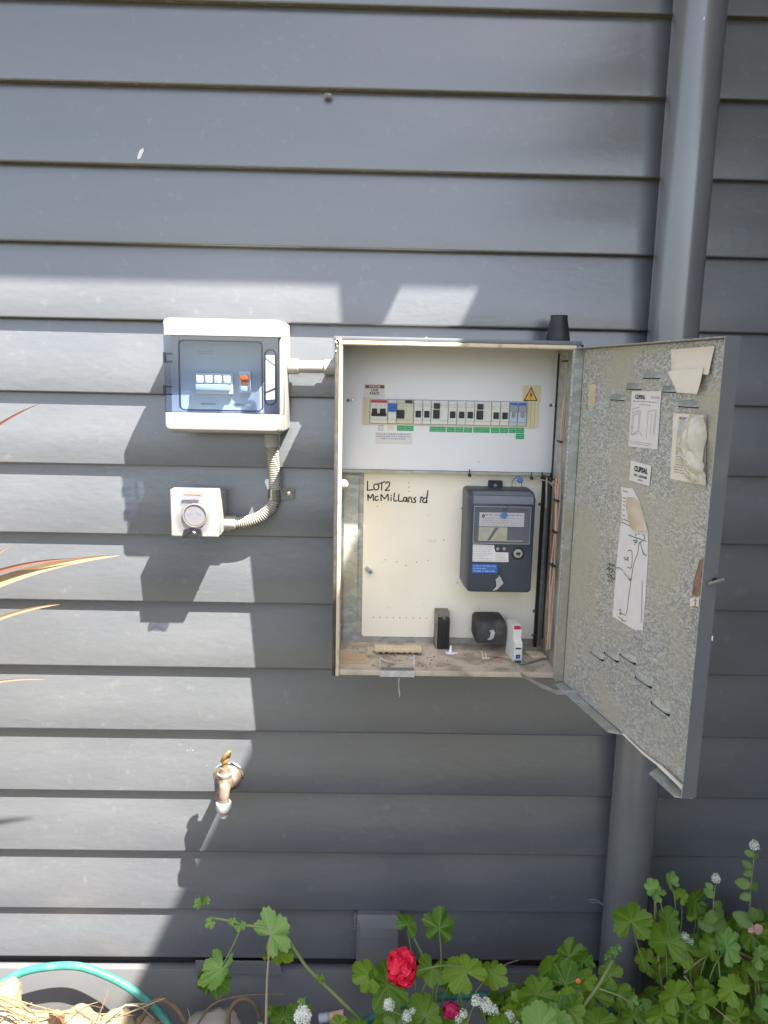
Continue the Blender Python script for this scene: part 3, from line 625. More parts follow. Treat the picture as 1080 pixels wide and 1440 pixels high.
# ------------------------------------------------------------------ DOOR (part of the meter box)
HX, HY = .3865, -.2045
OX, OY = .4745, -.6270
DW = math.hypot(OX-HX, OY-HY)
FD = Frame((HX, HY, 0), (OX-HX, OY-HY, 0), (0, 0, 1), (-(HY-OY), (HX-OX), 0))     # u along the door, n = inside face direction
if FD.n.x > 0: FD.n = -FD.n
DZ0, DZ1 = .803, 1.4535
DT = .021                                                    # depth of the folded pan
bm = nb(); fbox(bm, FD, .0, DZ0, -.0012, DW, DZ1, 0.0)
fbox(bm, FD, DW-.0012, DZ0, .0001, DW, DZ1, DT)
door = part('door', bm, 'boxpaint', box, 'open door seen from its speckled inside face')
bm = nb(); fbox(bm, FD, .0035, DZ0+.003, .0002, DW-.0015, DZ1-.003, .0010)
fbox(bm, FD, DW-.0028, DZ0+.002, .0011, DW-.0015, DZ1-.002, DT)
part('inner_skin', bm, 'galv', door)
bm = nb(); fbox(bm, FD, .0, DZ1-.0012, .0012, DW-.003, DZ1-.0001, DT-.003); part('top_fold', bm, 'galv', door)
bm = nb(); fbox(bm, FD, .0, DZ0+.004, .0012, .0014, DZ1-.003, .018); part('hinge_fold', bm, 'galv_s', door)
# bottom fold: a long cut piece, then a gap, then a tab
FB = Frame(FD.P(0, DZ0, 0), FD.u, FD.n, (0, 0, 1))
bm = nb(); prism(bm, FB, [(.004, .001), (.232, .001), (.218, DT+.001), (.012, DT+.001)], .0002, .0016); part('bottom_fold', bm, 'galv_s', door)
bm = nb(); prism(bm, FB, [(DW-.095, .001), (DW-.004, .001), (DW-.012, DT+.004), (DW-.08, DT+.004)], -.004, -.0025)
part('bottom_tab', bm, 'galv_s', door)
bm = nb(); tube(bm, spline([FD.P(.235, DZ0+.004, .003), FD.P(.30, DZ0+.003, .005), FD.P(DW-.08, DZ0+.006, .006), FD.P(DW-.012, DZ0+.007, .010)], 6), [.0015]*6+[.002]*6+[.003]*6+[.0045], 8); part('sealant_bead', bm, 'paper', door)
# pressed vent louvres
def louvre(xa, ya, xb, yb):
    p, q = FD.px(xa, ya, .001), FD.px(xb, yb, .001); a0, a1 = min(p[0], q[0]), max(p[0], q[0]); b = (p[1]+q[1])/2
    bm = nb(); h = .0085; n = 10; R = []
    for i in range(n+1):
        t = i/n; a = a0+(a1-a0)*t; k = min(1, 6*min(t, 1-t)); k = max(k, 0)
        R.append([bm.verts.new(FD.P(a, b+h, .0011)), bm.verts.new(FD.P(a, b+h*.45, .0011+.0035*k)), bm.verts.new(FD.P(a, b, .0011+.0052*k)), bm.verts.new(FD.P(a, b-.0006, .0011+.0052*k)), bm.verts.new(FD.P(a, b+.0005, .0011))])
    for A, B in zip(R, R[1:]):
        for k in range(4): bm.faces.new((A[k], A[k+1], B[k+1], B[k]))
    lv = part('vent_louvre', bm, 'galv_s', door)
    bm = nb(); fbox(bm, FD, a0+.0015, b-.0022-(.0012 if ya > 800 else 0), .0012, a1-.0015, b-.0008, .0045 if ya > 800 else .002); part('slot', bm, 'gasket', lv)
for l in ((858, 561, 878.5, 562), (881, 546, 903, 546.5), (904.5, 530.5, 929, 531), (931.6, 550, 952, 550.5), (953.7, 570.5, 983.5, 572),
          (832, 913.5, 850, 929), (851, 915, 871, 930), (873, 917, 895, 933), (895, 948.5, 917.5, 966.7), (917.5, 985, 943, 1005)): louvre(*l)
a0, b0, a1, b1 = FD.rect(828, 540, 837, 571, .0012)
bm = nb(); fbox(bm, FD, a0, b0, .0011, a1, b1, .0016); part('tape_mark', bm, 'paper_b', door)
# papers on the door: sheets with real curl
def sheet(name, corners, m, parent, curl=lambda s, t: 0, n=10, base=.0022, wav=.0006, label=None):
    C_ = [FD.px(x, y, base) for x, y in corners]; bm = nb(); G = []
    sd = random.random()*10
    for j in range(n+1):
        row = []
        for i in range(n+1):
            s, t = i/n, j/n
            top = (C_[0][0]*(1-s)+C_[1][0]*s, C_[0][1]*(1-s)+C_[1][1]*s); bot = (C_[3][0]*(1-s)+C_[2][0]*s, C_[3][1]*(1-s)+C_[2][1]*s)
            a = top[0]*(1-t)+bot[0]*t; b = top[1]*(1-t)+bot[1]*t
            row.append(bm.verts.new(FD.P(a, b, base + max(-.0006, wav*noise.noise(V((s*3+sd, t*3, 0))) + curl(s, t)))))
        G.append(row)
    for j in range(n):
        for i in range(n): bm.faces.new((G[j][i], G[j][i+1], G[j+1][i+1], G[j+1][i]))
    ext = bmesh.ops.extrude_face_region(bm, geom=list(bm.faces)); 
    for v in [g for g in ext['geom'] if isinstance(g, bmesh.types.BMVert)]: v.co += FD.n*.0004
    return part(name, bm, m, parent, label), C_
def paper_thing(name, label, x, y, cat='paper'):
    a, b = FD.px(x, y, .0012); return thing(name, label, cat, FD.P(a, b, .0012))
d_ = paper_thing('folded_note', 'yellowed blank note folded over itself at the top corner of the open door', 975, 553, 'note')
sheet('upper_fold', [(943.5, 491.5), (1005, 486.5), (1000, 527), (946, 523)], 'paper', d_, lambda s, t: .004*t*(.4+.6*s))
o, C_ = sheet('lower_fold', [(944, 522), (993.5, 517), (990, 554), (957, 552)], 'paper', d_, lambda s, t: .0055+.006*t*t*s, base=.0028)
o, C_ = None, None
t = paper_thing('instruction_leaflet', 'white leaflet with a cabinet line drawing stuck near the top of the open door', 906, 630, 'leaflet')
s, C_ = sheet('page', [(889, 550), (930, 550), (924.5, 632), (884, 627.5)], 'paper_w', t, wav=.0004)
FL = Frame(FD.P(C_[3][0], C_[3][1], .0022), FD.u, FD.v, FD.n); LW = C_[2][0]-C_[3][0]; LH = C_[0][1]-C_[3][1]
LC = .0013
text('CLIPSAL', FL, LW*.30, LH*.90, .009, LC, 'ink', s, wid=LW*.36, bold=.0003)
text('WEATHER', FL, LW*.80, LH*.90, .005, LC, 'inkg', s, wid=LW*.28)
lines_rows(FL, LW*.06, LW*.94, LH*.80, LH*.85, 1, LC, 'inkg', s, .0006, 1); lines_rows(FL, LW*.3, LW*.7, LH*.745, LH*.79, 1, LC, 'inkg', s, .0006, 2)
lines_rows(FL, LW*.06, LW*.85, LH*.05, LH*.12, 2, LC, 'inkg', s, .0004, 3)
K = lambda *p: [(LW*x, LH*y) for x, y in p]
strokes(FL, [K((.08, .22), (.08, .62)), K((.08, .62), (.35, .66)), K((.35, .66), (.35, .30)), K((.35, .30), (.08, .22)), K((.12, .27), (.12, .58)), K((.12, .58), (.31, .61)), K((.31, .61), (.31, .31)),
             K((.35, .30), (.48, .22)), K((.10, .22), (.33, .25)), K((.08, .62), (.05, .68)), K((.05, .68), (.30, .72)), K((.62, .20), (.62, .66)), K((.62, .66), (.88, .70)), K((.88, .70), (.88, .28)), K((.74, .25), (.74, .62)), K((.84, .28), (.84, .64)), K((.06, .36), (.14, .34))], .00035, LC, 'inkg', s, 'cabinet_drawing')
t = paper_thing('maker_sticker', 'small white sticker with bold black maker lettering under the leaflet on the door', 899, 684, 'sticker')
s, C_ = sheet('label_face', [(887.5, 647.5), (916.3, 655), (913.3, 683.7), (885, 675)], 'paper_w', t, wav=.0)
u_ = (V(FD.P(*C_[2]))-V(FD.P(*C_[3]))).normalized(); v_ = (V(FD.P(*C_[0]))-V(FD.P(*C_[3]))).normalized()
FS = Frame(FD.P(C_[3][0], C_[3][1], .0022), u_, FD.n.cross(u_) if FD.n.cross(u_).z > 0 else -FD.n.cross(u_), FD.n)
sw = (V(FD.P(*C_[2]))-V(FD.P(*C_[3]))).length; sh = (V(FD.P(*C_[0]))-V(FD.P(*C_[3]))).length
text('CLIPSAL', FS, sw*.54, sh*.66, .0115, .0011, 'ink', s, wid=sw*.66, bold=.0005, skew=.1)
text('NO. 200WM', FS, sw*.54, sh*.34, .0062, .0011, 'ink', s, wid=sw*.62, bold=.0001)
text('250V', FS, sw*.56, sh*.15, .0042, .0011, 'ink', s, wid=sw*.28)
t = paper_thing('paper_packet', 'clear crumpled plastic packet with a printed card inside at the outer side of the door', 968, 678, 'packet')
s, C_ = sheet('card', [(948, 581), (994, 583.5), (993, 683), (943.5, 673)], 'paper', t, lambda s, t: .001)
FL = Frame(FD.P(C_[3][0], C_[3][1], .0022), FD.u, FD.v, FD.n); LW = C_[2][0]-C_[3][0]; LH = C_[0][1]-C_[3][1]
text('PRODUCT', FL, LW*.30, LH*.93, .006, .0022, 'inkp', s, wid=LW*.34, bold=.0002)
bm = nb(); fbox(bm, FL, LW*.11, LH*.40, .0015, LW*.40, LH*.90, .0017); part('blue_print', bm, 'plate_in', s)
lines_rows(FL, LW*.11, LW*.42, LH*.10, LH*.76, 17, .0022, 'inkg', s, .0005, 9)
bm = nb(); n = 30; G = []
c4 = [FD.px(x, y, .004) for x, y in ((972, 584), (993.5, 583.5), (992.5, 682), (966, 672))]
for j in range(n+1):
    row = []
    for i in range(n+1):
        s_, t_2 = i/n, j/n; lx = c4[0][0]*(1-t_2)+c4[3][0]*t_2; 
        bul = .16*math.sin(PI*min(1, t_2*1.1))*LW*2.2*(1-s_)
        a = (lx*(1-s_)+(c4[1][0]*(1-t_2)+c4[2][0]*t_2)*s_) - bul*.55; b = (c4[0][1]*(1-s_)+c4[1][1]*s_)*(1-t_2) + (c4[3][1]*(1-s_)+c4[2][1]*s_)*t_2
        h = .003 + .016*math.sin(PI*s_)**.7*math.sin(PI*min(1, t_2*.92+.06))**.8 + .005*noise.noise(V((s_*3.5, t_2*5, 2))) + .006*abs(noise.noise(V((s_*5, t_2*7, 5)))) + .003*abs(noise.noise(V((s_*11, t_2*13, 8))))
        row.append(bm.verts.new(FD.P(a, b, .0025+max(.0006, h))))
    G.append(row)
for j in range(n):
    for i in range(n): bm.faces.new((G[j][i], G[j][i+1], G[j+1][i+1], G[j+1][i]))
part('crumpled_bag', bm, 'bag', t, ang=28)
t = paper_thing('wiring_sketch', 'long white paper with a hand drawn wiring sketch taped down the middle of the door', 890, 882, 'paper')
pts = [(872.5, 685), (889, 687), (898, 705), (905, 727), (910, 748), (910, 787), (907, 838), (903, 886), (893, 886.5), (861, 867), (866, 800), (869, 765), (871, 745), (873, 733), (874, 700)]
L = [FD.px(x, y, .003) for x, y in pts]
bm = nb(); prism(bm, FD, L, .0016, .0024)
pg = part('page', bm, 'paper_w', t)
bm = nb()                                                     # browned folded-over flap, curling off the sheet
rowsF = [((881, 699), (892, 700)), ((879, 712), (900, 712)), ((881, 722), (904, 727)), ((884, 734), (907.5, 738)), ((888, 744), (910, 748))]
G = []
for j, (l0, r0) in enumerate(rowsF):
    row = []
    for i in range(6):
        s_ = i/5; a, b = FD.px(l0[0]*(1-s_)+r0[0]*s_, l0[1]*(1-s_)+r0[1]*s_, .004)
        row.append(bm.verts.new(FD.P(a, b, .0028+.006*math.sin(PI*s_*.9+.2)*(.3+.7*j/4))))
    G.append(row)
for j in range(4):
    for i in range(5): bm.faces.new((G[j][i], G[j][i+1], G[j+1][i+1], G[j+1][i]))
part('curled_flap', bm, 'paper_b', t, ang=60)
def dg(cx, cy): return 840+cx/6, 670+cy/6
SK = [[(258, 492), (410, 548)], [(318, 485), (330, 500)], [(345, 480), (352, 490)], [(385, 490), (400, 510), (392, 530)], [(300, 540), (340, 545)], [(312, 556), (336, 560)], [(310, 572), (318, 576)], [(330, 520), (325, 555)],
      [(255, 628), (290, 632), (288, 766), (250, 762)], [(225, 680), (240, 700), (228, 705)], [(245, 680), (262, 690), (246, 702), (262, 708)], [(380, 545), (350, 570), (340, 650), (300, 770), (245, 1160)], [(360, 560), (390, 650)], [(382, 640), (395, 655), (388, 662)], [(395, 655), (416, 668)],
      [(160, 770), (190, 772), (198, 790)], [(170, 775), (175, 790)], [(205, 778), (215, 798)], [(222, 812), (280, 876)], [(262, 868), (282, 878), (278, 852)], [(182, 1130), (192, 1120), (198, 1135), (186, 1160), (200, 1166)], [(190, 1150), (240, 1172)], [(175, 1180), (195, 1200)], [(200, 1195), (215, 1212)], [(205, 1215), (245, 1222)],
      [(205, 385), (280, 420)], [(205, 352), (215, 372)], [(222, 360), (262, 382)], [(215, 120), (255, 130)], [(215, 180), (240, 186)], [(218, 210), (236, 216)], [(216, 240), (232, 246)], [(214, 280), (228, 284)], [(212, 325), (232, 332)], [(378, 880), (372, 1230)]]
strokes(FD, [[FD.px(*dg(*p), .0030) for p in l] for l in SK], .00055, .0030, 'ink', pg, 'pen_sketch')
HWd = [[(88, 745), (110, 735), (100, 760)], [(115, 738), (125, 760), (138, 742)], [(140, 745), (152, 765)], [(80, 785), (100, 770), (95, 800)], [(105, 790), (120, 775), (128, 800), (112, 812)], [(132, 790), (150, 812)], [(80, 830), (105, 822)], [(90, 850), (118, 830), (112, 862)], [(120, 850), (138, 870), (150, 850)], [(85, 880), (110, 885)], [(115, 870), (130, 892)]]
strokes(FD, [[FD.px(*dg(*p), .0012) for p in l] for l in HWd], .0009, .0013, 'ink', door)
t_, _ = sheet('numbered_label', [(971, 841), (983.5, 841), (982.5, 855), (970, 853)], 'paper', door, wav=0)
strokes(FD, [[FD.px(x, y, .0032) for x, y in l] for l in (((976, 845), (978.5, 843), (977, 853)), ((973, 853), (981, 854)))], .0007, .0032, 'rust', t_)
L = [FD.px(x, y, .0014) for x, y in ((984, 788), (989, 785), (987, 838), (973, 838), (975, 820), (979, 805))]
bm = nb(); prism(bm, FD, L, .0011, .0017); part('rust_patch', bm, 'rust', door)
bm = nb()
for i in range(26):
    x, y = random.uniform(958, 985), random.uniform(850, 885); a, b = FD.px(x, y, .0012); r = random.uniform(.0004, .0013)
    if random.random() < .6: prism(bm, FD, [(a+r*math.cos(k*1.26), b+r*math.sin(k*1.26)) for k in range(5)], .0010, .0013)
part('rust_fleck', bm, 'rust', door, kind='stuff')
# latch on the outer edge of the door
FO = Frame(FD.P(DW, 0, 0), FD.n, FD.v, FD.u)
a, b = FO.px(1006, 816, .002); bm = nb(); lathe(bm, FO.P(.004, b, 0), FO.n, [(0, .0035), (.004, .0035), (.006, .002)], 12)
lt = part('latch_spindle', bm, 'gasket', door); bm = nb()
Fk = Frame(FO.P(.004, b, .006), (.95, 0, .30), (-.3, 0, .95), FO.n); fbox(bm, Fk, -.013, -.0022, 0, .010, .0022, .0025, .001); part('latch_key', bm, 'zinc', lt)
bm = nb(); a, b = FO.px(1002, 898, .001); prism(bm, FO, [(a-.001, b-.004), (a+.0012, b-.002), (a+.001, b+.003), (a-.0008, b+.004)], .0002, .0006); part('paint_chip', bm, 'white', door)

# ================================================================== ELECTRICITY METER
CM = .029
def mrect(x0, y0, x1, y1, c): return FW.rect(x0, y0, x1, y1, c)
fr = .118                                                     # front face distance from the wall plane
a0, b0, a1, b1 = mrect(658, 699, 751, 833, fr)
mt = thing('electricity_meter', 'dark slate electricity meter with window and dial mounted on the cream panel', 'electricity meter', FW.P((a0+a1)/2, b0, CM))
bm = nb()
ba0, bb0, ba1, bb1 = a0-.004, b0+.001, a1+.002, b1+.010
loft(bm, FW, [(rrect(ba0, bb0, ba1, bb1, .008), CM+.0005), (rrect(ba0+.001, bb0, ba1-.0005, bb1-.001, .008), .085), (rrect(a0+.001, b0-.0005, a1-.001, b1+.002, .008), fr-.005), (rrect(a0+.004, b0+.003, a1-.004, b1-.010, .006), fr)])
part('casing', bm, 'meter', mt, ang=28)
bm = nb()
hx0, hx1 = a0+.008, a1-.006
R = [[bm.verts.new(FW.P(x, z, c)) for z, c in ((b1+.009, .075), (b1+.007, .098), (b1+.001, .1148), (b1-.006, fr+.0005), (b1-.014, fr+.0012))] for x in (hx0, hx1)]
for k in range(4): bm.faces.new((R[0][k], R[0][k+1], R[1][k+1], R[1][k]))
part('hood', bm, 'meter_l', mt)
s0 = FW.rect(687, 676, 707, 690, CM+.012)
bm = nb(); prism(bm, FW, rrect(s0[0], s0[1]-.01, s0[2], s0[3], .003), CM+.001, CM+.010); hb = part('hanging_lug', bm, 'black', mt)
bm = nb(); lathe(bm, FW.P((s0[0]+s0[2])/2, s0[3]-.011, CM+.0101), FW.n, [(0, .0042), (.002, .0038), (.003, .002)], 14); part('screw', bm, 'zinc', hb)
# window
w0 = mrect(666, 712.5, 745, 764, fr)
bm = nb(); fbox(bm, FW, w0[0]+.001, w0[1]+.001, fr+.0003, w0[2]-.001, w0[3]-.001, fr+.0014); wb = part('window_back', bm, 'meter_l', mt)
s1 = mrect(674, 721, 737, 740.5, fr+.002)
bm = nb(); fbox(bm, FW, s1[0], s1[1], fr+.0016, s1[2], s1[3], fr+.0022); lb = part('rating_label', bm, 'paper_w', mt)
k0 = FW.px(680, 725.5, fr+.0024)
bm = nb(); prism(bm, FW, [(k0[0], k0[1]+.0048), (k0[0]-.0035, k0[1]), (k0[0], k0[1]-.0048), (k0[0]+.0035, k0[1])], fr+.0023, fr+.0026); part('logo', bm, 'ink', lb)
strokes(FW, [[(k0[0]-.0012, k0[1]+.0022), (k0[0]+.0012, k0[1]+.0002), (k0[0]-.0012, k0[1]-.0002), (k0[0]+.0012, k0[1]-.0022)]], .0004, fr+.0028, 'paper_w', lb, 'logo_line')
lines_rows(FW, s1[0]+.012, s1[2]-.003, s1[3]-.0075, s1[3]-.0022, 1, fr+.0024, 'inkp', lb, .0008, 3)
lines_rows(FW, s1[0]+.003, s1[2]-.003, s1[1]+.001, s1[3]-.0095, 4, fr+.0024, 'inkg', lb, .00045, 4)
s2 = mrect(673, 741.5, 736, 761, fr+.002)
bm = nb(); fbox(bm, FW, s2[0], s2[1], fr+.0016, s2[2], s2[3], fr+.0020); lc = part('display', bm, 'lcd', mt)
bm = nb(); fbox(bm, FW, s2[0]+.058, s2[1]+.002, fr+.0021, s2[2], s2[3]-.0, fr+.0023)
prism(bm, FW, [(s2[0]+.018, s2[1]+.001), (s2[0]+.023, s2[1]+.001), (s2[0]+.040, s2[3]-.001), (s2[0]+.033, s2[3]-.001)], fr+.0024, fr+.0026); part('painted_shade', bm, 'meter_l', lc)  # dark band and glare diagonal, shade put on the display as colour
bm = nb(); fbox(bm, FW, w0[0], w0[1], fr+.0032, w0[2], w0[3], fr+.0042); part('window', bm, 'meterwin', mt)
bm = nb(); o_ = [(w0[0]-.0006, w0[1]-.0006), (w0[2]+.0006, w0[1]-.0006), (w0[2]+.0006, w0[3]+.0006), (w0[0]-.0006, w0[3]+.0006)]; i_ = [(w0[0]+.0004, w0[1]+.0008), (w0[2]-.0004, w0[1]+.0008), (w0[2]-.0004, w0[3]-.0004), (w0[0]+.0004, w0[3]-.0004)]
ring(bm, FW, o_, i_, fr+.0004, fr+.0046); part('window_rim', bm, 'grey', mt)
# name plate with notch, buttons, optical port, blue sticker
c = fr+.0006
P2 = [FW.px(x, y, c) for x, y in ((665, 765.5), (695, 766.5), (695, 771.5), (697, 776.5), (715, 777), (715, 790.5), (664.5, 789.5))]
bm = nb(); prism(bm, FW, P2, fr+.0002, fr+.0010); pl = part('data_plate', bm, 'paper_w', mt)
lines_rows(FW, P2[0][0]+.002, P2[1][0]-.003, P2[6][1]+.001, P2[0][1]-.0015, 9, fr+.0013, 'inkg', pl, .0004, 21)
lines_rows(FW, P2[3][0]+.000, P2[4][0]-.002, P2[5][1]+.001, P2[4][1]-.0015, 5, fr+.0013, 'inkg', pl, .0004, 22)
for x in (700, 709):
    a, b = FW.px(x, 771.7, c); bm = nb(); lathe(bm, FW.P(a, b, fr+.0002), FW.n, [(0, .0052), (.0015, .0052)], 18); bz = part('button_bezel', bm, 'black', mt)
    bm = nb(); lathe(bm, FW.P(a, b, fr+.0018), FW.n, [(0, .0036), (.0012, .0033), (.0018, .002)], 18); part('button', bm, 'pvc', bz)
a, b = FW.px(728.3, 778, c); bm = nb(); lathe(bm, FW.P(a, b, fr+.0002), FW.n, [(0, .0128), (.001, .0132), (.0022, .0118)], 32); bz = part('port_ring', bm, 'black', mt)
bm = nb(); lathe(bm, FW.P(a, b-.0002, fr+.0023), FW.n, [(0, .0092), (.0018, .0090), (.0022, .008)], 28); part('port_face', bm, 'pvc', bz)
bm = nb(); fbox(bm, FW, a-.0042, b-.003, fr+.0046, a+.0042, b+.0026, fr+.0050); part('port_slot', bm, 'ink', bz)
s3 = mrect(664, 793.5, 699, 805.5, c)
bm = nb(); fbox(bm, FW, s3[0], s3[1], fr+.0002, s3[2], s3[3], fr+.0007); bl = part('blue_sticker', bm, 'blue', mt); lines_rows(FW, s3[0]+.003, s3[2]-.003, s3[1]+.001, s3[3]-.001, 3, fr+.0010, 'greyblue', bl, .0007, 31)
bm = nb(); tube(bm, [FW.W(702.8, 798, fr+.001), FW.W(702.6, 809, fr+.003)], .0006, 6); part('seal_wire', bm, 'ink', mt)
bm = nb(); prism(bm, FW, [FW.px(x, y, fr+.004) for x, y in ((697, 815), (701, 812), (702, 809), (704, 812), (708, 820), (704, 824), (699, 829), (693, 831), (698, 825), (698, 820))], fr+.002, fr+.0046); part('seal_tag', bm, 'seal', mt)
bm = nb(); tube(bm, spline([FW.W(706, 706, fr+.002), FW.W(707.5, 712, fr+.005), FW.W(709.5, 717, fr+.006)], 4), .0009, 6); fbox(bm, FW, *FW.px(706, 722, fr+.005), fr+.0048, *FW.px(713.5, 712, fr+.005), fr+.0062, .0008); part('seal_tag', bm, 'clear', mt)
bm = nb(); prism(bm, FW, [FW.px(x, y, fr+.006) for x, y in ((703.5, 726), (706, 722), (712, 721), (714.5, 725), (711, 728.5), (706, 728))], fr+.0048, fr+.0066); part('seal_tag', bm, 'sealblue', mt)

# ================================================================== LOOSE THINGS IN THE BOX
FZ = B0+.0046
def onfloor(x, y): 
    d = _right*((x-540)/CF) + _up*((720-y)/CF) + _fwd; t = (FZ-CZ)/d.z; return V((0, -CD, CZ))+d*t
# black fuse carrier block
p = onfloor(623, 913); F_ = Frame((p.x, p.y, FZ), (1, .05, 0), (0, 0, 1), (.05, -1, 0))
t = thing('fuse_carrier', 'tall narrow black fuse carrier with dusty beige sides standing on the box floor', 'fuse carrier', p)
bm = nb(); fbox(bm, F_, -.0165, 0, -.038, -.0125, .082, -.002, .0008); fbox(bm, F_, -.0120, .070, -.038, .0125, .082, -.004, .001); fbox(bm, F_, -.0165, .0, -.046, .013, .080, -.0385, .001); part('holder', bm, 'dust_top', t)
bm = nb(); fbox(bm, F_, -.0118, .001, -.036, .0128, .0695, .002, .001)
for i in range(4): fbox(bm, F_, -.0105+i*.006, .004, .0021, -.0065+i*.006, .066, .0032, .0004, 1)
part('black_block', bm, 'black', t)
bm = nb(); lathe(bm, F_.P(.0, .0705, .0), F_.n, [(-.004, .003), (.002, .003)], 8); part('screw', bm, 'zinc', t)
# dusty black box (service fuse)
p = FW.W(689, 906, .085); F_ = Frame(p, (1, 0, 0), (0, 0, 1), (0, -1, 0))
t = thing('service_fuse', 'squat dusty black service fuse box with a tag hanging on its front', 'fuse box', p)
bm = nb(); loft(bm, F_, [(rrect(-.034, .004, .030, .056, .010), -.0508), (rrect(-.034, .003, .033, .054, .010), -.012), (rrect(-.031, .001, .034, .046, .008), -.003), (rrect(-.029, .003, .032, .042, .007), .0)])
part('case', bm, 'dusty', t, ang=50)
bm = nb(); prism(bm, F_, [(-.006, .012), (-.002, .015), (.001, .026), (-.003, .031), (.006, .033), (.009, .026), (.006, .014), (-.001, .010)], .001, .0032); part('tag', bm, 'seal', t)
# loose circuit breaker standing on end
p = onfloor(727, 930); F_ = Frame((p.x, p.y, FZ), (1, .12, 0), (0, 0, 1), (.12, -1, 0))
t = thing('spare_breaker', 'loose white circuit breaker with a red tip standing upright on the box floor', 'circuit breaker', p)
FSd = Frame(F_.o, F_.n, F_.v, F_.u)                            # side profile
bm = nb(); prism(bm, FSd, [(.0, .0), (.004, .004), (.004, .040), (-.006, .046), (-.006, .066), (-.014, .074), (-.055, .074), (-.055, 0)], -.0085, .0085); bd = part('body', bm, 'cutter', t)
bm = nb(); fbox(bm, F_, -.007, .0665, -.0145, .007, .073, -.0065, .0006); part('red_tip', bm, 'red', t)
bm = nb(); fbox(bm, F_, -.006, .028, .0042, .006, .031, .0048); fbox(bm, F_, -.0045, .008, .0042, .0045, .016, .0050); part('dark_slots', bm, 'meter', t)
bm = nb(); fbox(bm, F_, -.003, .010, .0052, .003, .014, .008, .0006); part('toggle', bm, 'blue', t)
bm = nb(); fbox(bm, F_, -.006, -.0, .002, .006, .003, .010, .0006); part('clip', bm, 'meter', t)
# wood offcut, ribbed strip, scraps
p = onfloor(496, 933); a, b = p.x, p.y
F_ = Frame((p.x, p.y, FZ), (1, 0, 0), (.1, 1, 0), (0, 0, 1)); bm = nb(); prism(bm, F_, [(-.028, -.001), (.027, .0), (.020, .043), (-.030, .044)], .0005, .0050)
solo('wood_offcut', 'thin square wood offcut lying at the left end of the box floor', 'wood offcut', bm, 'wood', p)
p = onfloor(560, 922); F_ = Frame((p.x, p.y+.002, FZ), (1, 0, 0), (0, 1, 0), (0, 0, 1))
t = thing('blanking_strip', 'cream ribbed plastic blanking strip lying near the front of the box floor', 'plastic strip', p)
bm = nb()
for i in range(16): fbox(bm, F_, -.0495+i*.0062, .0, .008, -.0495+(i+1)*.0062-.0005, .030, .0115, .0005, 1)
fbox(bm, F_, -.0494, .001, .0062, .049, .029, .0080); part('ribs', bm, 'strip', t)
bm = nb()
for i in range(8): fbox(bm, F_, -.046+i*.0125, .001, .0005, -.0415+i*.0125, .027, .0060)
part('clips', bm, 'rust', t)
p = onfloor(754, 926); F_ = Frame((p.x+.004, p.y, FZ), (1, 0, 0), (-.35, 1, 0), (0, 0, 1)); bm = nb()
for i in range(6): fbox(bm, F_, -.014+i*.0055, 0, .003, -.0147+(i+1)*.0055, .030, .0058, .0004, 1)
fbox(bm, F_, -.0135, .001, .001, .018, .029, .0030); solo('ribbed_offcut', 'small cream ribbed plastic offcut lying in the right corner of the box', 'plastic offcut', bm, 'strip', p)
p = onfloor(633, 920); bm = nb()
Fz = Frame((p.x, p.y, FZ), (1, 0, 0), (0, 1, 0), (0, 0, 1)); star = []
for k in range(12):
    r = (.014 if k % 4 == 0 else .0085 if k % 2 == 0 else .004); star.append((r*1.15*math.cos(k*PI/6+.2), r*math.sin(k*PI/6+.2)))
prism(bm, Fz, star, .001, .0035); tube(bm, [Fz.P(0, .002, .002), Fz.P(.002, .004, .018)], [.0035, .0015], 6)
solo('white_clip', 'white star shaped plastic clip at the foot of the tall fuse carrier', 'plastic clip', bm, 'white', p)
p = onfloor(686, 927); bm = nb(); Fz = Frame((p.x, p.y, FZ), (1, .2, 0), (-.2, 1, 0), (0, 0, 1))
fbox(bm, Fz, -.012, -.003, .001, .004, .004, .0035, .0005); tube(bm, [Fz.P(-.010, .003, .003), Fz.P(-.012, .006, .016)], .001, 6); tube(bm, [Fz.P(-.002, .003, .003), Fz.P(-.004, .005, .013)], .001, 6)
solo('broken_clip', 'small broken cream clip with two prongs in front of the black fuse box', 'plastic clip', bm, 'strip', p)
bm = nb(); q0 = onfloor(694, 925); tube(bm, spline([q0+V((0, 0, .002)), onfloor(705, 926)+V((0, 0, .004)), onfloor(716, 929)+V((0, 0, .001))], 4), [.0022]*4+[.002]*4+[.001], 6); solo('dry_husk', 'small brown dry husk beside the loose circuit breaker', 'dry leaf', bm, 'rust', q0)
bm = nb(); q0 = onfloor(730, 935); tube(bm, spline([q0+V((0, 0, .002)), onfloor(742, 934)+V((0, 0, .003)), onfloor(756, 930)+V((0, 0, .002)), onfloor(764, 928)+V((0, 0, .003))], 4), .0022, 8); solo('short_screw_rod', 'short grey threaded rod lying in front of the loose circuit breaker', 'rod', bm, 'zinc', q0)
bm = nb()
for i in range(160):
    x = random.uniform(490, 770); y = random.uniform(910, 938); p = onfloor(x, y)
    if not (-.19 < p.y < -.04) or p.x < -.05: continue
    r = random.uniform(.0006, .0022); fbox(bm, Frame((p.x, p.y, FZ), (math.cos(i), math.sin(i), 0), (-math.sin(i), math.cos(i), 0), (0, 0, 1)), -r, -r*.6, .0002, r, r*.6, .0002+r*.5)
part('grit', bm, 'dust_top', box, kind='stuff')

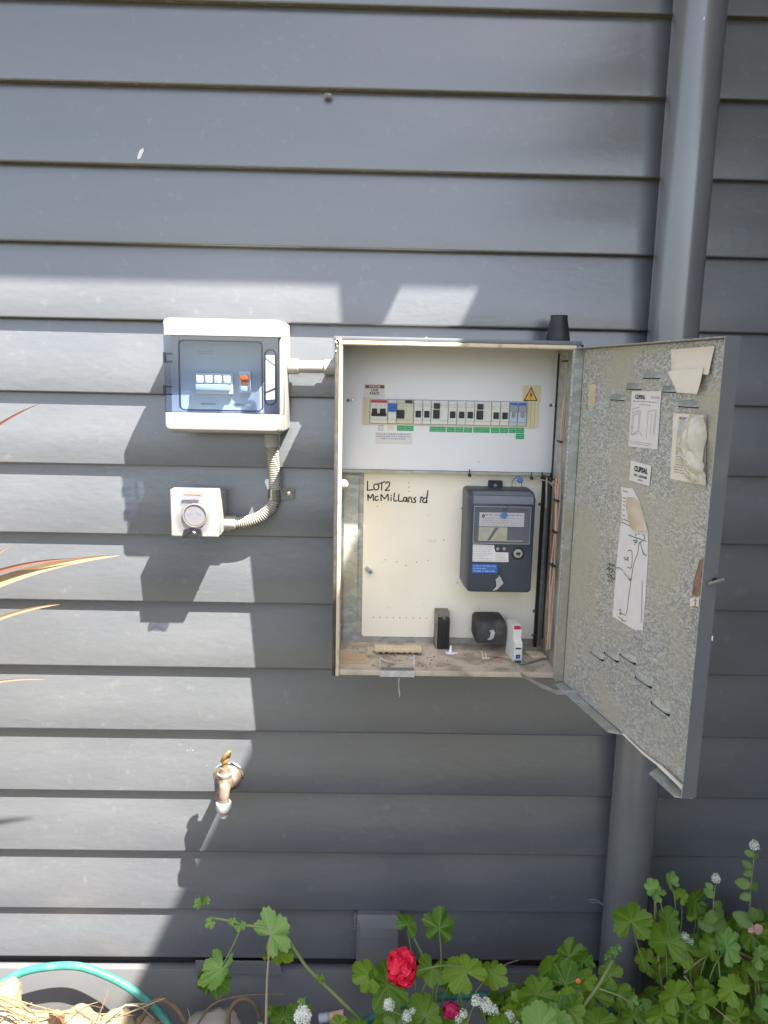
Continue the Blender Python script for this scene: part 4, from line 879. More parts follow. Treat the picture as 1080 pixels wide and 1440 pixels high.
# ================================================================== WHITE BREAKER ENCLOSURE WITH TINTED LID
DE = .145
a0, b0, a1, b1 = FW.rect(229.5, 447, 396.5, 608, DE)
en = thing('breaker_enclosure', 'white plastic breaker enclosure with a blue tinted lid on the sunny boards', 'enclosure', FW.P((a0+a1)/2, b0, 0))
bm = nb(); fbox(bm, FW, a0+.002, b0+.001, .006, a1+.001, b1-.001, .088, .004, 3); part('back_shell', bm, 'pvc', en)
def capo(x0, x1, zi, zo, r_):                              # strip outline, square at the lid side and rounded at the outer side
    sg_ = 1 if zo > zi else -1; k_ = [i*PI/10 for i in range(6)]
    return [(x0, zi), (x1, zi)] + [(x1-r_+r_*math.cos(t_), zo-sg_*r_+sg_*r_*math.sin(t_)) for t_ in k_] + [(x0+r_-r_*math.sin(t_), zo-sg_*r_+sg_*r_*math.cos(t_)) for t_ in k_]
zl0 = FW.px(310, 581.5, DE)[1]; zl1 = FW.px(310, 472.5, DE)[1]        # lid between these heights
lxr = FW.px(391, 527, DE)[0]
bm = nb(); loft(bm, FW, [(capo(a0, a1, zl1+.0006, b1-.002, .010), .0885), (capo(a0, a1, zl1+.0006, b1, .010), .120), (capo(a0+.0005, a1-.003, zl1+.0006, b1-.002, .010), DE-.006), (capo(a0+.002, a1-.006, zl1+.0006, b1-.004, .009), DE-.002), (capo(a0+.004, a1-.009, zl1+.0006, b1-.008, .008), DE)])
part('upper_cover', bm, 'pvc', en, ang=25)
b0 -= .004
bm = nb(); loft(bm, FW, [(capo(a0, a1, zl0-.0006, b0+.002, .010), .0885), (capo(a0, a1, zl0-.0006, b0, .010), .118), (capo(a0+.0005, a1-.003, zl0-.0006, b0+.004, .010), DE-.006), (capo(a0+.002, a1-.006, zl0-.0006, b0+.009, .009), DE-.001), (capo(a0+.004, a1-.009, zl0-.0006, b0+.014, .008), DE)])
part('lower_cover', bm, 'pvc', en, ang=25)
bm = nb(); fbox(bm, FW, lxr+.0012, zl0-.0004, .0885, a1, zl1+.0004, .132, .001); part('side_cover', bm, 'pvc', en)
bm = nb(); fbox(bm, FW, a0+.001, zl0, .0885, lxr+.001, zl1, .0955); ip = part('inner_plate', bm, 'plate_in', en)
lines_rows(FW, a0+.055, a0+.085, zl1-.034, zl1-.026, 2, .0960, 'grey', ip, .0007, 61)
text('MAIN SWITCH', FW, a0+.075, zl0+.016, .005, .0960, 'ink', ip, wid=.03); text('SOLAR AC', FW, a0+.135, zl0+.016, .005, .0960, 'ink', ip, wid=.022)
# switch row
bx0, bz0, bx1, bz1 = FW.rect(274.5, 528, 325.5, 552, .115)
bm = nb(); fbox(bm, FW, bx0-.001, bz0-.003, .0956, bx1+.001, bz1+.004, .106, .001); sw4 = part('isolator', bm, 'cutter', en, 'four pole switch behind the tinted lid')
for i in range(4):
    xx = bx0+(bx1-bx0)*i/4; ww = (bx1-bx0)/4
    bm = nb(); fbox(bm, FW, xx+.002, bz0+.018, .1061, xx+ww-.002, bz1, .116, .0012); part('pole', bm, 'cutter', sw4)
bm = nb(); fbox(bm, FW, bx0+.001, bz0+.004, .1061, bx1-.004, bz0+.016, .118, .0015); part('toggle_bar', bm, 'greyblue', sw4)
ox0, oz0, ox1, oz1 = FW.rect(337, 523.5, 350, 552.5, .115)
bm = nb(); fbox(bm, FW, ox0-.002, oz0, .0956, ox1+.002, oz1+.002, .108, .001); sw1 = part('indicator_module', bm, 'cutter', en)
bm = nb(); fbox(bm, FW, ox0, oz0+.024, .1081, ox1, oz0+.034, .115, .002); fbox(bm, FW, ox0+.002, oz0+.016, .1081, ox1-.002, oz0+.0235, .112, .0015); part('orange_rocker', bm, 'orange', sw1)
bm = nb(); fbox(bm, FW, ox0+.001, oz0+.003, .1081, ox1-.001, oz0+.013, .111, .001); part('clear_window', bm, 'greyblue', sw1)
# lid
L0 = a0+.0008
bm = nb(); w_ = FW.rect(252.5, 480, 368, 576.5, DE-.002)
fbox(bm, FW, L0, zl0+.0004, DE-.007, w_[0]-.001, zl1-.0004, DE-.004); fbox(bm, FW, w_[2]+.001, zl0+.0004, DE-.007, lxr, zl1-.0004, DE-.004)
fbox(bm, FW, w_[0]-.001, w_[3]+.001, DE-.007, w_[2]+.001, zl1-.0004, DE-.004); fbox(bm, FW, w_[0]-.001, zl0+.0004, DE-.007, w_[2]+.001, w_[1]-.001, DE-.004)
fbox(bm, FW, L0, zl0+.0004, .096, L0+.0015, zl1-.0004, DE-.0075)
lid = part('lid', bm, 'lidframe', en)
bm = nb(); ring(bm, FW, rrect(w_[0]-.002, w_[1]-.002, w_[2]+.002, w_[3]+.002, .009), rrect(w_[0]+.0005, w_[1]+.0005, w_[2]-.0005, w_[3]-.0005, .007), DE-.007, DE-.0015); part('window_rim', bm, 'lidrim', lid)
bm = nb(); prism(bm, FW, rrect(w_[0]+.0006, w_[1]+.0006, w_[2]-.0006, w_[3]-.0006, .007), DE-.0050, DE-.0038); part('window', bm, 'lid', lid)
q_ = FW.rect(371.5, 491, 388.5, 570, DE)
bm = nb(); ring(bm, FW, rrect(q_[0], q_[1], q_[2], q_[3], .0105, 6), rrect(q_[0]+.0022, q_[1]+.0022, q_[2]-.0022, q_[3]-.0022, .0085, 6), DE-.0039, DE-.0005); part('latch_ring', bm, 'lidrim', lid)
bm = nb(); prism(bm, FW, [(q_[0]+.003, q_[3]-.020), (q_[2]-.003, q_[3]-.032), (q_[2]-.003, q_[1]+.034), (q_[0]+.003, q_[1]+.026)], DE-.0038, DE+.0006)
prism(bm, FW, [(q_[0]+.003, q_[3]-.011), (q_[2]-.003, q_[3]-.011), (q_[2]-.003, q_[3]-.029), (q_[0]+.003, q_[3]-.017)], DE-.0038, DE-.001)
prism(bm, FW, [(q_[0]+.003, q_[1]+.010), (q_[2]-.003, q_[1]+.012), (q_[2]-.003, q_[1]+.029), (q_[0]+.003, q_[1]+.022)], DE-.0038, DE-.001)
part('latch', bm, 'pvc', lid)
for yy in (503, 549):
    a, b = FW.px(238, yy, DE-.004); bm = nb(); tube(bm, [FW.P(a-.009, b+.010, DE-.003), FW.P(a-.009, b-.010, DE-.003)], .0028, 10); fbox(bm, FW, a-.008, b+.006, DE-.0039, a+.006, b+.009, DE-.0015); fbox(bm, FW, a-.008, b-.009, DE-.0039, a+.006, b-.006, DE-.0015); part('hinge', bm, 'lidrim', lid)
# conduit run from the enclosure to the meter box
cdx0 = a1-.002; zc = FW.px(440, 516, .05)[1]
t = thing('straight_conduit', 'short straight white conduit joining the enclosure to the left of the meter box', 'conduit', FW.P(-.12, zc, .05))
bm = nb(); tube(bm, [FW.P(cdx0+.003, zc, .05), FW.P(A0+.002, zc, .05)], .0125, 24); part('pipe', bm, 'pvc', t)
for xa, xb in ((cdx0+.0032, FW.px(420, 516, .05)[0]), (FW.px(456, 516, .05)[0], A0-.0005)):
    bm = nb(); lathe(bm, FW.P(xa, zc, .05), (1, 0, 0), [(0, .0150), (.001, .0158), (xb-xa-.001, .0158), (xb-xa, .0150)], 28); part('coupling', bm, 'pvc', t)

# ================================================================== OUTLET AND CORRUGATED CONDUIT
DS = .112
a0, b0, a1, b1 = FW.rect(239.5, 688.5, 308, 755.5, DS)
sk = thing('power_outlet', 'white weatherproof outlet with a round clear cover below the enclosure', 'power outlet', FW.P((a0+a1)/2, b0, 0))
bm = nb(); fbox(bm, FW, a0+.003, b0+.001, .008, a1-.002, b1-.012, .080, .003, 2); part('back_box', bm, 'pvc', sk)
bm = nb(); fbox(bm, FW, a0, b0+.001, .0805, a1-.002, b1, .0835); part('gasket', bm, 'grey', sk)
bm = nb(); fbox(bm, FW, a0, b0, .084, a1-.0015, b1, DS, .0035, 3); part('face', bm, 'pvc', sk)
cxa, czb = FW.px(274.5, 724.5, DS); 
bm = nb(); lathe(bm, FW.P(cxa-.0015, czb-.002, DS+.0003), FW.n, [(0, .036), (.003, .036), (.0045, .0335), (.0045, .0305), (.0012, .0302)], 40, cap=False); part('cover_skirt', bm, 'clear', sk)
bm = nb(); lathe(bm, FW.P(cxa, czb, DS+.0003), FW.n, [(0, .0245), (.0045, .0240), (.0045, .0226), (.0003, .0224)], 40, cap=False); part('collar', bm, 'pvc_warm', sk)
bm = nb(); lathe(bm, FW.P(cxa, czb, DS+.0004), FW.n, [(0, .0215), (.0022, .021)], 32); fc = part('socket_face', bm, 'pvc', sk)
for ang, dx, dz in ((.5, -.008, .005), (-.5, .008, .005), (PI/2, 0, -.008)):
    bm = nb(); F2 = Frame(FW.P(cxa+dx, czb+dz, DS+.0027), (math.cos(ang), 0, math.sin(ang)), (-math.sin(ang), 0, math.cos(ang)), (0, -1, 0)); fbox(bm, F2, -.004, -.0009, 0, .004, .0009, .0004); part('slot', bm, 'grey', fc)
bm = nb(); lathe(bm, FW.P(cxa, czb, DS+.0047), FW.n, [(0, .0300), (.0014, .0292), (.0026, .024), (.003, .004)], 32); part('clear_flap', bm, 'clear', sk)
h_ = FW.rect(256.5, 690, 287, 699, DS); bm = nb(); fbox(bm, FW, h_[0], h_[1]-.006, DS+.0002, h_[2], h_[3], DS+.0065, .001); hg = part('cover_hinge', bm, 'clear', sk)
bm = nb(); tube(bm, [FW.P(h_[0]+.005, (h_[1]+h_[3])/2, DS+.0075), FW.P(h_[2]-.005, (h_[1]+h_[3])/2, DS+.0075)], .0018, 8); part('hinge_pin', bm, 'bronze', hg)
h_ = FW.rect(257, 742, 286, 756, DS); bm = nb(); prism(bm, FW, [(h_[0], h_[1]), (h_[2], h_[1]), (h_[2]-.004, h_[3]-.003), ((h_[0]+h_[2])/2, h_[3]), (h_[0]+.004, h_[3]-.003)], DS+.0003, DS+.009); part('cover_clip', bm, 'clear_thick', sk)
bm = nb(); tube(bm, spline([FW.P(h_[0]+.004, h_[1]+.001, DS+.0095), FW.P((h_[0]+h_[2])/2, h_[3]-.006, DS+.0095), FW.P(h_[2]-.004, h_[1]+.001, DS+.0095)], 5), .0016, 6); part('clip_edge', bm, 'clear_thick', sk)
for x, y in ((242.5, 695), (302, 695), (302, 751), (243, 751)):
    a, b = FW.px(x, y, DS); bm = nb(); lathe(bm, FW.P(a, b, DS+.0001), FW.n, [(0, .0022), (.0006, .0018)], 10); part('screw_cap', bm, 'pvc_warm', sk)

t = thing('corrugated_conduit', 'white corrugated flexible conduit bending from the enclosure down to the outlet', 'conduit', at(383, 632, -.045))
cpts = [at(382.5, 622, -.052), at(382.8, 634, -.050), at(384.5, 655, -.046), at(386.2, 680, -.043), at(386, 697, -.042), at(380, 714, -.043), at(366, 727, -.043), at(347, 733.5, -.042), at(330, 734.8, -.042), at(318, 735, -.042)]
sp_ = spline(cpts, 26); arc = 0; P3 = []; R3 = []
tot = [0]
for p, q in zip(sp_, sp_[1:]): tot.append(tot[-1]+(q-p).length)
n = int(tot[-1]/.00078); j = 0
for i in range(n):
    s_ = tot[-1]*i/(n-1)
    while j < len(tot)-2 and tot[j+1] < s_: j += 1
    f = (s_-tot[j])/max(1e-9, tot[j+1]-tot[j]); P3.append(sp_[j].lerp(sp_[j+1], f)); R3.append((.0132, .0132, .0120, .0104, .0104, .0120)[i % 6])
bm = nb(); tube(bm, P3, R3, 22); part('flexible_tube', bm, 'pvc_warm', t, ang=70)
c0 = at(382.5, 610, -.052); bm = nb(); lathe(bm, c0, (0, 0, -1), [(0.001, .0165), (.018, .0165), (.019, .0155), (.027, .0155), (.0275, .0135)], 28); part('gland', bm, 'pvc', t)
c0 = at(314.5, 735, -.042); bm = nb(); lathe(bm, c0, (1, 0, 0), [(0, .0145), (.001, .0152), (.0255, .0152), (.027, .0140)], 28); fbox(bm, FW, c0.x+.002, c0.z-.0165, .036, c0.x+.018, c0.z-.006, .048, .003); part('gland', bm, 'pvc', t)
sc = at(386.2, 695, -.042)
s_ = thing('pipe_saddle', 'shiny metal saddle clip holding the corrugated conduit to the boards', 'pipe clip', V((sc.x, -.012, sc.z)))
bm = nb(); pr = []
for k in range(13):
    th_ = PI*k/12; pr.append((sc.x+.0140*math.cos(th_), .042+.0140*math.sin(th_)))
Fs = Frame((0, 0, sc.z), (1, 0, 0), (0, -1, 0), (0, 0, 1))
outer = [(x, y) for x, y in pr] + [(sc.x-.014, .020)]; inner = [(sc.x+(x-sc.x)*.93, .042+(y-.042)*.93) for x, y in pr] + [(sc.x-.013, .020)]
outer = [(sc.x+.014, .020)]+outer; inner = [(sc.x+.013, .020)]+inner
for A_, B_, C2, D2 in zip(outer, outer[1:], inner[1:], inner): prism(bm, Fs, [A_, B_, C2, D2], -.0115, .0115)
part('strap', bm, 'chrome', s_)
tb_ = FW.rect(395, 686, 414, 702, .018); bm = nb(); prism(bm, FW, rrect(tb_[0]-.004, tb_[1], tb_[2], tb_[3], .004), .0175, .0195); part('foot', bm, 'chrome', s_)
bm = nb(); a, b = FW.px(406, 694, .02); lathe(bm, FW.P(a, b, .0196), FW.n, [(0, .0045), (.0015, .004), (.0022, .002)], 14); part('screw', bm, 'chrome', s_)

# ================================================================== TAP
tc_ = at(321, 1095, -.02)
tp = thing('garden_tap', 'old brass garden tap with a white hose fitting on the sunny boards', 'tap', tc_)
bm = nb(); lathe(bm, V((tc_.x, -.013, tc_.z)), FW.n, [(0, .038), (.002, .038), (.004, .035), (.004, .030)], 40); part('wall_flange', bm, 'chrome', tp)
bm = nb(); lathe(bm, V((tc_.x, -.0172, tc_.z)), FW.n, [(0, .0305), (.004, .029), (.012, .022), (.018, .0165)], 32); part('dusty_cone', bm, 'bronze', tp)
bm = nb(); lathe(bm, V((tc_.x, -.021, tc_.z)), FW.n, [(0, .0165), (.004, .0165), (.012, .013), (.03, .0125), (.082, .014)], 24)
part('inlet', bm, 'bronze', tp)
bx_ = at(316.5, 1098, -.110)
bm = nb(); lathe(bm, bx_+V((0, 0, -.014)), (0, 0, 1), [(0, .0125), (.006, .0155), (.016, .0165), (.024, .0150), (.027, .0165), (.032, .0165), (.0335, .0115), (.046, .0105)], 24); part('body', bm, 'bronze', tp)
bm = nb(); tube(bm, spline([bx_+V((.001, -.002, .004)), bx_+V((.0005, -.010, -.012)), bx_+V((-.0005, -.013, -.030)), bx_+V((-.001, -.013, -.046))], 5), [.0125]*6+[.0115]*5+[.0105]*4+[.0115], 20); part('spout', bm, 'bronze', tp)
sp0 = bx_+V((-.001, -.013, -.042))
bm = nb(); lathe(bm, sp0, (0, 0, -1), [(0, .0145), (.001, .0165), (.006, .017), (.016, .0168), (.020, .0145), (.0205, .0095)], 20); part('hose_nut', bm, 'pvc', tp)
bm = nb(); lathe(bm, sp0+V((0, 0, -.0206)), (0, 0, -1), [(0, .0088), (.004, .009), (.0045, .0078), (.009, .0078), (.0095, .0092), (.014, .0088), (.0145, .005)], 18); part('hose_tail', bm, 'pvc', tp)
bm = nb(); lathe(bm, bx_+V((0, 0, .0325)), (0, 0, 1), [(0, .0065), (.012, .0065), (.0125, .0095), (.018, .0095), (.0185, .006)], 16); part('spindle', bm, 'brass_b', tp)
hp = bx_+V((0, 0, .050)); bm = nb()
Fh = Frame(hp, (.45, -.30, .84), (.6, .8, 0), (.3, -.5, -.3)); 
loft(bm, Frame(hp, Fh.v, Fh.u.cross(Fh.v), Fh.u), [(rrect(-.007, -.004, .007, .004, .003), -.006), (rrect(-.011, -.005, .011, .005, .004), .004), (rrect(-.0095, -.005, .0095, .005, .004), .014), (rrect(-.006, -.004, .006, .004, .0035), .024), (rrect(-.003, -.002, .003, .002, .0015), .028)])
part('handle', bm, 'brass_b', tp, ang=60)

# ================================================================== SMALL BOX AND FLASHING AT THE FOOT OF THE WALL
a0, b0, a1, b1 = FW.rect(502, 1281, 563, 1362, .045); b1 -= .008
t = thing('junction_box', 'grey painted junction box low on the wall behind the red flower', 'junction box', FW.P((a0+a1)/2, b0, 0))
bm = nb(); fbox(bm, FW, a0, b0, .004, a1, b1-.010, .045, .004, 3); part('case', bm, 'plinth', t)
bm = nb(); loft(bm, FW, [(rrect(a0-.001, b0, a1+.001, b1+.001, .004), .0455), (rrect(a0-.001, b0, a1+.001, b1+.001, .004), .050), (rrect(a0+.007, b0+.006, a1-.006, b1-.024, .003), .062)]); part('cover', bm, 'plinth', t, ang=25)
bm = nb(); fbox(bm, FW, a0+.012, b1-.052, .0622, a1-.010, b1-.0505, .0630); part('moulded_line', bm, 'plinth', t)
bm = nb()
for i in range(6): fbox(bm, FW, a0-.008, b1-.012-i*.006, .030, a0-.0015, b1-.0085-i*.006, .046, .0006, 1)
part('hinge_teeth', bm, 'plinth', t)
a0, b0, a1, b1 = FW.rect(275, 1353, 398, 1371, .03)
bm = nb(); prism(bm, FW, [(a0, b1), (a1-.01, b1), (a1, b0+.004), (a1-.01, b0), (a0-.002, b0+.006)], .0246, .030); solo('flashing_strip', 'short grey flashing strip tucked under the lowest board behind the trailing stem', 'flashing', bm, 'pipe', FW.P((a0+a1)/2, b0, .03))

# ================================================================== HOSE
hs = [at(-70, 1440, -.13), at(-20, 1398, -.12), at(25, 1370, -.10), at(65, 1360, -.09), at(110, 1359, -.085), at(150, 1372, -.09), at(185, 1391, -.10), at(215, 1414, -.12), at(238, 1442, -.15), at(252, 1475, -.17), at(320, 1520, -.18), at(420, 1500, -.17), at(505, 1442, -.15), at(560, 1415, -.14), at(610, 1403, -.13), at(665, 1400, -.125), at(720, 1404, -.13), at(790, 1412, -.13), at(835, 1418, -.14), at(880, 1440, -.15), at(930, 1475, -.16)]
bm = nb(); tube(bm, spline(hs, 8), .0088, 18)
solo('garden_hose', 'green garden hose arching over the stones along the foot of the wall', 'garden hose', bm, 'hose', hs[8])
bm = nb(); tube(bm, [at(449, 1432, -.16), at(462, 1430, -.16), at(463, 1430, -.16), at(482, 1426, -.16)], [.010, .010, .0085, .0085], 14)
t = solo('hose_connector', 'grey and dusty pink hose connector lying between the leaves at the bottom', 'hose connector', bm, 'grey', at(463, 1432, -.16))
bm = nb(); tube(bm, [at(464, 1430, -.161), at(484, 1425.5, -.161)], .0092, 14); part('pink_sleeve', bm, 'pinkleaf', t)

# ================================================================== STONES, BARK, TWIGS
def stone(x, y, Y, r, m, label, sq=(1, .8, .7), seed=0, name='garden_stone', cat='stone', grp='stones along the foot of the wall'):
    c0 = at(x, y, Y); bm = nb(); bmesh.ops.create_icosphere(bm, subdivisions=4, radius=1)
    for v in bm.verts:
        n_ = noise.noise(v.co*1.3+V((seed*3.1, 0, 0)))*.26 + noise.noise(v.co*3.4+V((seed, 2, 0)))*.10 + noise.noise(v.co*9+V((seed, 2, 0)))*.025
        v.co = c0 + V((v.co.x*sq[0], v.co.y*sq[1], v.co.z*sq[2]))*r*(1+n_)
    return solo(name, label, cat, bm, m, c0-V((0, 0, r*sq[2])), grp)
stone(12, 1398, -.15, .036, 'stone', 'pale bumpy stone against the left edge under the hose', seed=1, sq=(.8, .8, .9))
stone(12, 1436, -.20, .050, 'stone', 'big pale stone in the bottom left corner', seed=2)
stone(60, 1445, -.18, .042, 'stone', 'pale stone half buried in twigs right of the corner stone', seed=3)
stone(108, 1440, -.13, .050, 'stone', 'smooth yellowish stone under the middle of the hose arch', seed=4, sq=(1, .7, .72))
stone(163, 1445, -.13, .048, 'stone', 'rounded yellow stone in the sun right of the arch centre', seed=5, sq=(.9, .7, .75))
stone(205, 1452, -.12, .040, 'stone', 'tan stone where the hose comes down', seed=6)
stone(300, 1447, -.13, .058, 'stone_g', 'large grey wrinkled stone in the shade right of the hose', seed=7, sq=(1, .7, .75))
stone(385, 1470, -.13, .05, 'stone_g', 'dark stone below the trailing stem', seed=8)
bm = nb(); rr = [at(343+22*math.cos(a_), 1436-32*math.sin(a_), -.17+.01*math.cos(a_)) for a_ in [PI*1.05-k*.26 for k in range(13)]]
tube(bm, rr, [.0045]*13, 10); solo('curled_bark', 'tan curl of bark arching beside the grey stone', 'bark', bm, 'bark', rr[0])
bm = nb(); rr = spline([at(196, 1440, -.15), at(212, 1412, -.15), at(228, 1406, -.155), at(248, 1418, -.16), at(262, 1440, -.17)], 5); tube(bm, rr, [.002]+[.0045]*(len(rr)-2)+[.002], 8); solo('curled_bark', 'brown curl of bark crossing just behind the hose end', 'bark', bm, 'bark', rr[0])
def twig(pts, r, m, label, name='dry_twig', cat='twig'):
    bm = nb(); P = spline([at(*p) for p in pts], 5); n_ = len(P)
    tube(bm, P, [r*(1-.6*i/n_) for i in range(n_)], 6); return solo(name, label, cat, bm, m, P[0], 'dry twigs and stalks over the stones')
twig([(-10, 1398, -.24), (40, 1420, -.22), (95, 1424, -.2), (190, 1428, -.2)], .0028, 'twig', 'longest reddish twig lying across the sunny stones')
twig([(-10, 1405, -.24), (30, 1432, -.24), (70, 1445, -.24)], .0024, 'twig', 'thin reddish twig slanting down from the left edge')
twig([(-5, 1410, -.25), (50, 1436, -.25), (110, 1450, -.24)], .002, 'bark', 'brown twig below the longest reddish one')
twig([(2, 1400, -.22), (60, 1417, -.2), (120, 1432, -.2)], .0018, 'twig', 'fine twig just above the longest reddish one')
twig([(133, 1442, -.2), (143, 1418, -.2), (152, 1393, -.19)], .0017, 'twig', 'short pinkish stalk sticking up in front of the hose arch')
twig([(95, 1424, -.18), (115, 1416, -.17), (138, 1409, -.17)], .0009, 'straw', 'very thin pale stalk rising over the yellowish stone')
twig([(268, 1440, -.2), (266, 1425, -.2), (263, 1417, -.2)], .0012, 'straw', 'forked pale stalk beside the end of the hose')
twig([(374, 1440, -.26), (376, 1370, -.24), (382, 1300, -.22)], .0030, 'straw', 'tall straw coloured stalk standing in front of the trailing stem')
twig([(275, 1445, -.19), (300, 1412, -.19), (345, 1400, -.19), (400, 1398, -.18)], .0026, 'bark', 'brown twig curving over the grey stone')
twig([(962, 1372, -.22), (985, 1400, -.25), (1035, 1442, -.28)], .0022, 'straw', 'pale bare stem slanting to the bottom edge among the right leaves')
twig([(962, 1368, -.21), (982, 1352, -.21), (1000, 1340, -.21)], .0026, 'straw', 'pale cut stem leaning right above the slanting one')
twig([(694, 1385, -.16), (703, 1365, -.15), (712, 1356, -.15), (730, 1350, -.15)], .0030, 'bark', 'brown dried stem right of the red flower against the plinth')
rt = random.Random(5)
TW = ['reddish runner', 'pale dry runner', 'thin brown twig', 'short bleached twig']
tw_adj = ['at the far left', 'under the hose arch', 'across the corner stones', 'near the hose end', 'beside the yellowish stone', 'below the others', 'over the grey stone', 'by the plinth', 'at the frame bottom', 'next to the orange leaf', 'half buried', 'slanting left', 'slanting right', 'nearly upright']
for i in range(14):
    x = rt.uniform(0, 225); y = rt.uniform(1418, 1440); L_ = rt.uniform(30, 80); an = rt.uniform(-.5, .5)
    pts_ = [(x-L_*.5, y-L_*.5*math.sin(an), -.20-rt.random()*.05), (x, y+rt.uniform(-13, 9), -.20-rt.random()*.04), (x+L_*.5, y+L_*.5*math.sin(an), -.20-rt.random()*.05)]
    twig(pts_, rt.uniform(.0009, .0022), ('twig', 'straw', 'bark', 'straw')[i % 4], TW[i % 4]+' lying on the stones '+tw_adj[i])
bm = nb(); rr = [at(x, y, -.2) for x, y in ((68, 1424), (80, 1419), (92, 1424), (90, 1442), (72, 1444))]; ctr = at(80, 1430, -.215)
for i in range(5): bm.faces.new([bm.verts.new(p_) for p_ in (rr[i], rr[(i+1) % 5], ctr)])
bmesh.ops.remove_doubles(bm, verts=bm.verts, dist=1e-5); solo('dry_leaf', 'small orange dried leaf lying on the sunny stones', 'dry leaf', bm, 'orange' if False else 'twig', ctr)
# ================================================================== LEAVES
def geranium_leaf(name, R=1.0, lobes=5, tooth=.06, depth=.22, cup=.22, seed=0, m='leaf', notch=.30):
    rnd = random.Random(seed); seg = 72; rings = 6; bm = nb(); uvl = bm.loops.layers.uv.new('UVMap')
    span = 2*PI-notch*2
    def outline(t):                                            # t in 0..1 round from notch edge to notch edge
        x = t*lobes; l_ = abs(math.sin(PI*x))**.55; r = 1-depth+depth*l_
        r *= .82+.18*math.sin(PI*t)**.6
        r += tooth*abs(math.sin(PI*x*4.0+.4))**1.3 - tooth*.5
        return r*R
    jit = [rnd.uniform(.9, 1.1) for _ in range(lobes+2)]
    c = bm.verts.new((0, 0, 0)); G = []; U = []
    for i in range(seg+1):
        t = i/seg; th = -PI/2+notch+span*t; ro = outline(t)*(.9+.1*math.sin(t*9+seed))*(jit[int(t*lobes)]*(1-(t*lobes % 1))+jit[int(t*lobes)+1]*(t*lobes % 1))
        col = []; fold = math.cos(2*PI*(t*lobes))               # valley along each lobe vein
        for k in range(1, rings+1):
            f = k/rings; r = ro*f
            z = cup*R*f*f*.8 - .055*R*f*fold + .09*R*f*f*math.sin(th*3+seed) + .035*R*f*f*f*math.sin(th*11+seed*2) + .02*R*noise.noise(V((math.cos(th)*f*4, math.sin(th)*f*4, seed)))
            col.append(bm.verts.new((r*math.cos(th), r*math.sin(th), z)))
        G.append(col); U.append(t*lobes)
    for i in range(seg):
        f = bm.faces.new((c, G[i][0], G[i+1][0]))
        for lp, uv in zip(f.loops, ((0, U[i]), (1/rings, U[i]), (1/rings, U[i+1]))): lp[uvl].uv = uv
        for k in range(rings-1):
            f = bm.faces.new((G[i][k], G[i][k+1], G[i+1][k+1], G[i+1][k]))
            for lp, uv in zip(f.loops, (((k+1)/rings, U[i]), ((k+2)/rings, U[i]), ((k+2)/rings, U[i+1]), ((k+1)/rings, U[i+1]))): lp[uvl].uv = uv
    bmesh.ops.recalc_face_normals(bm, faces=bm.faces)
    me = bpy.data.meshes.new(name); bm.to_mesh(me); bm.free(); me.materials.append(M[m]); me.polygons.foreach_set('use_smooth', [True]*len(me.polygons)); return me
LM = {m: [geranium_leaf('leaf', lobes=l, seed=s, tooth=t_, depth=d, cup=c, m=m) for l, s, t_, d, c in ((5, 1, .10, .30, .16), (7, 2, .09, .22, .26), (5, 3, .11, .38, -.16), (6, 4, .09, .24, .40))] for m in ('leaf', 'leaf_l')}
def small_leaf(name, m, w_=.42, fold=.18, bend=.25, tooth=.03):
    bm = nb(); uvl = bm.loops.layers.uv.new('UVMap'); n_ = 12; R = []
    for i in range(n_+1):
        t = i/n_; w = w_*math.sin(PI*min(1, t*.93+.05))**.75*(1-.25*t) + tooth*(i % 2)*(0 if i in (0, n_) else 1)
        if i == n_: w = .01
        R.append([bm.verts.new((-w, t, fold*w*2-bend*t*t)), bm.verts.new((0, t, -bend*t*t)), bm.verts.new((w, t, fold*w*2-bend*t*t))])
    for i in range(n_):
        for k in (0, 1):
            f = bm.faces.new((R[i][k], R[i][k+1], R[i+1][k+1], R[i+1][k]))
            u = [(1, .1 if k == 0 else .5), (1, .5 if k == 0 else .9)]
            for lp, uv in zip(f.loops, (u[0], u[1], u[1], u[0])): lp[uvl].uv = uv
    bmesh.ops.recalc_face_normals(bm, faces=bm.faces)
    me = bpy.data.meshes.new(name); bm.to_mesh(me); bm.free(); me.materials.append(M[m]); me.polygons.foreach_set('use_smooth', [True]*len(me.polygons)); return me
SL = small_leaf('leaf', 'leaf_h'); SLP = small_leaf('leaf', 'pinkleaf')
def put(me, parent, pos, size, normal, up, name='leaf', sc=(1, 1, 1)):
    n_ = V(normal).normalized(); u_ = V(up); y_ = (u_-n_*u_.dot(n_)).normalized(); x_ = y_.cross(n_)
    o = bpy.data.objects.new(name, me); COL.objects.link(o); o.parent = parent
    Mx = Matrix(((x_.x, y_.x, n_.x, 0), (x_.y, y_.y, n_.y, 0), (x_.z, y_.z, n_.z, 0), (0, 0, 0, 1)))
    p = V(pos)-WL[parent]
    o.matrix_local = Matrix.Translation(p) @ Mx @ Matrix.Diagonal((size*sc[0], size*sc[1], size*sc[2], 1)); return o
rl = random.Random(11)
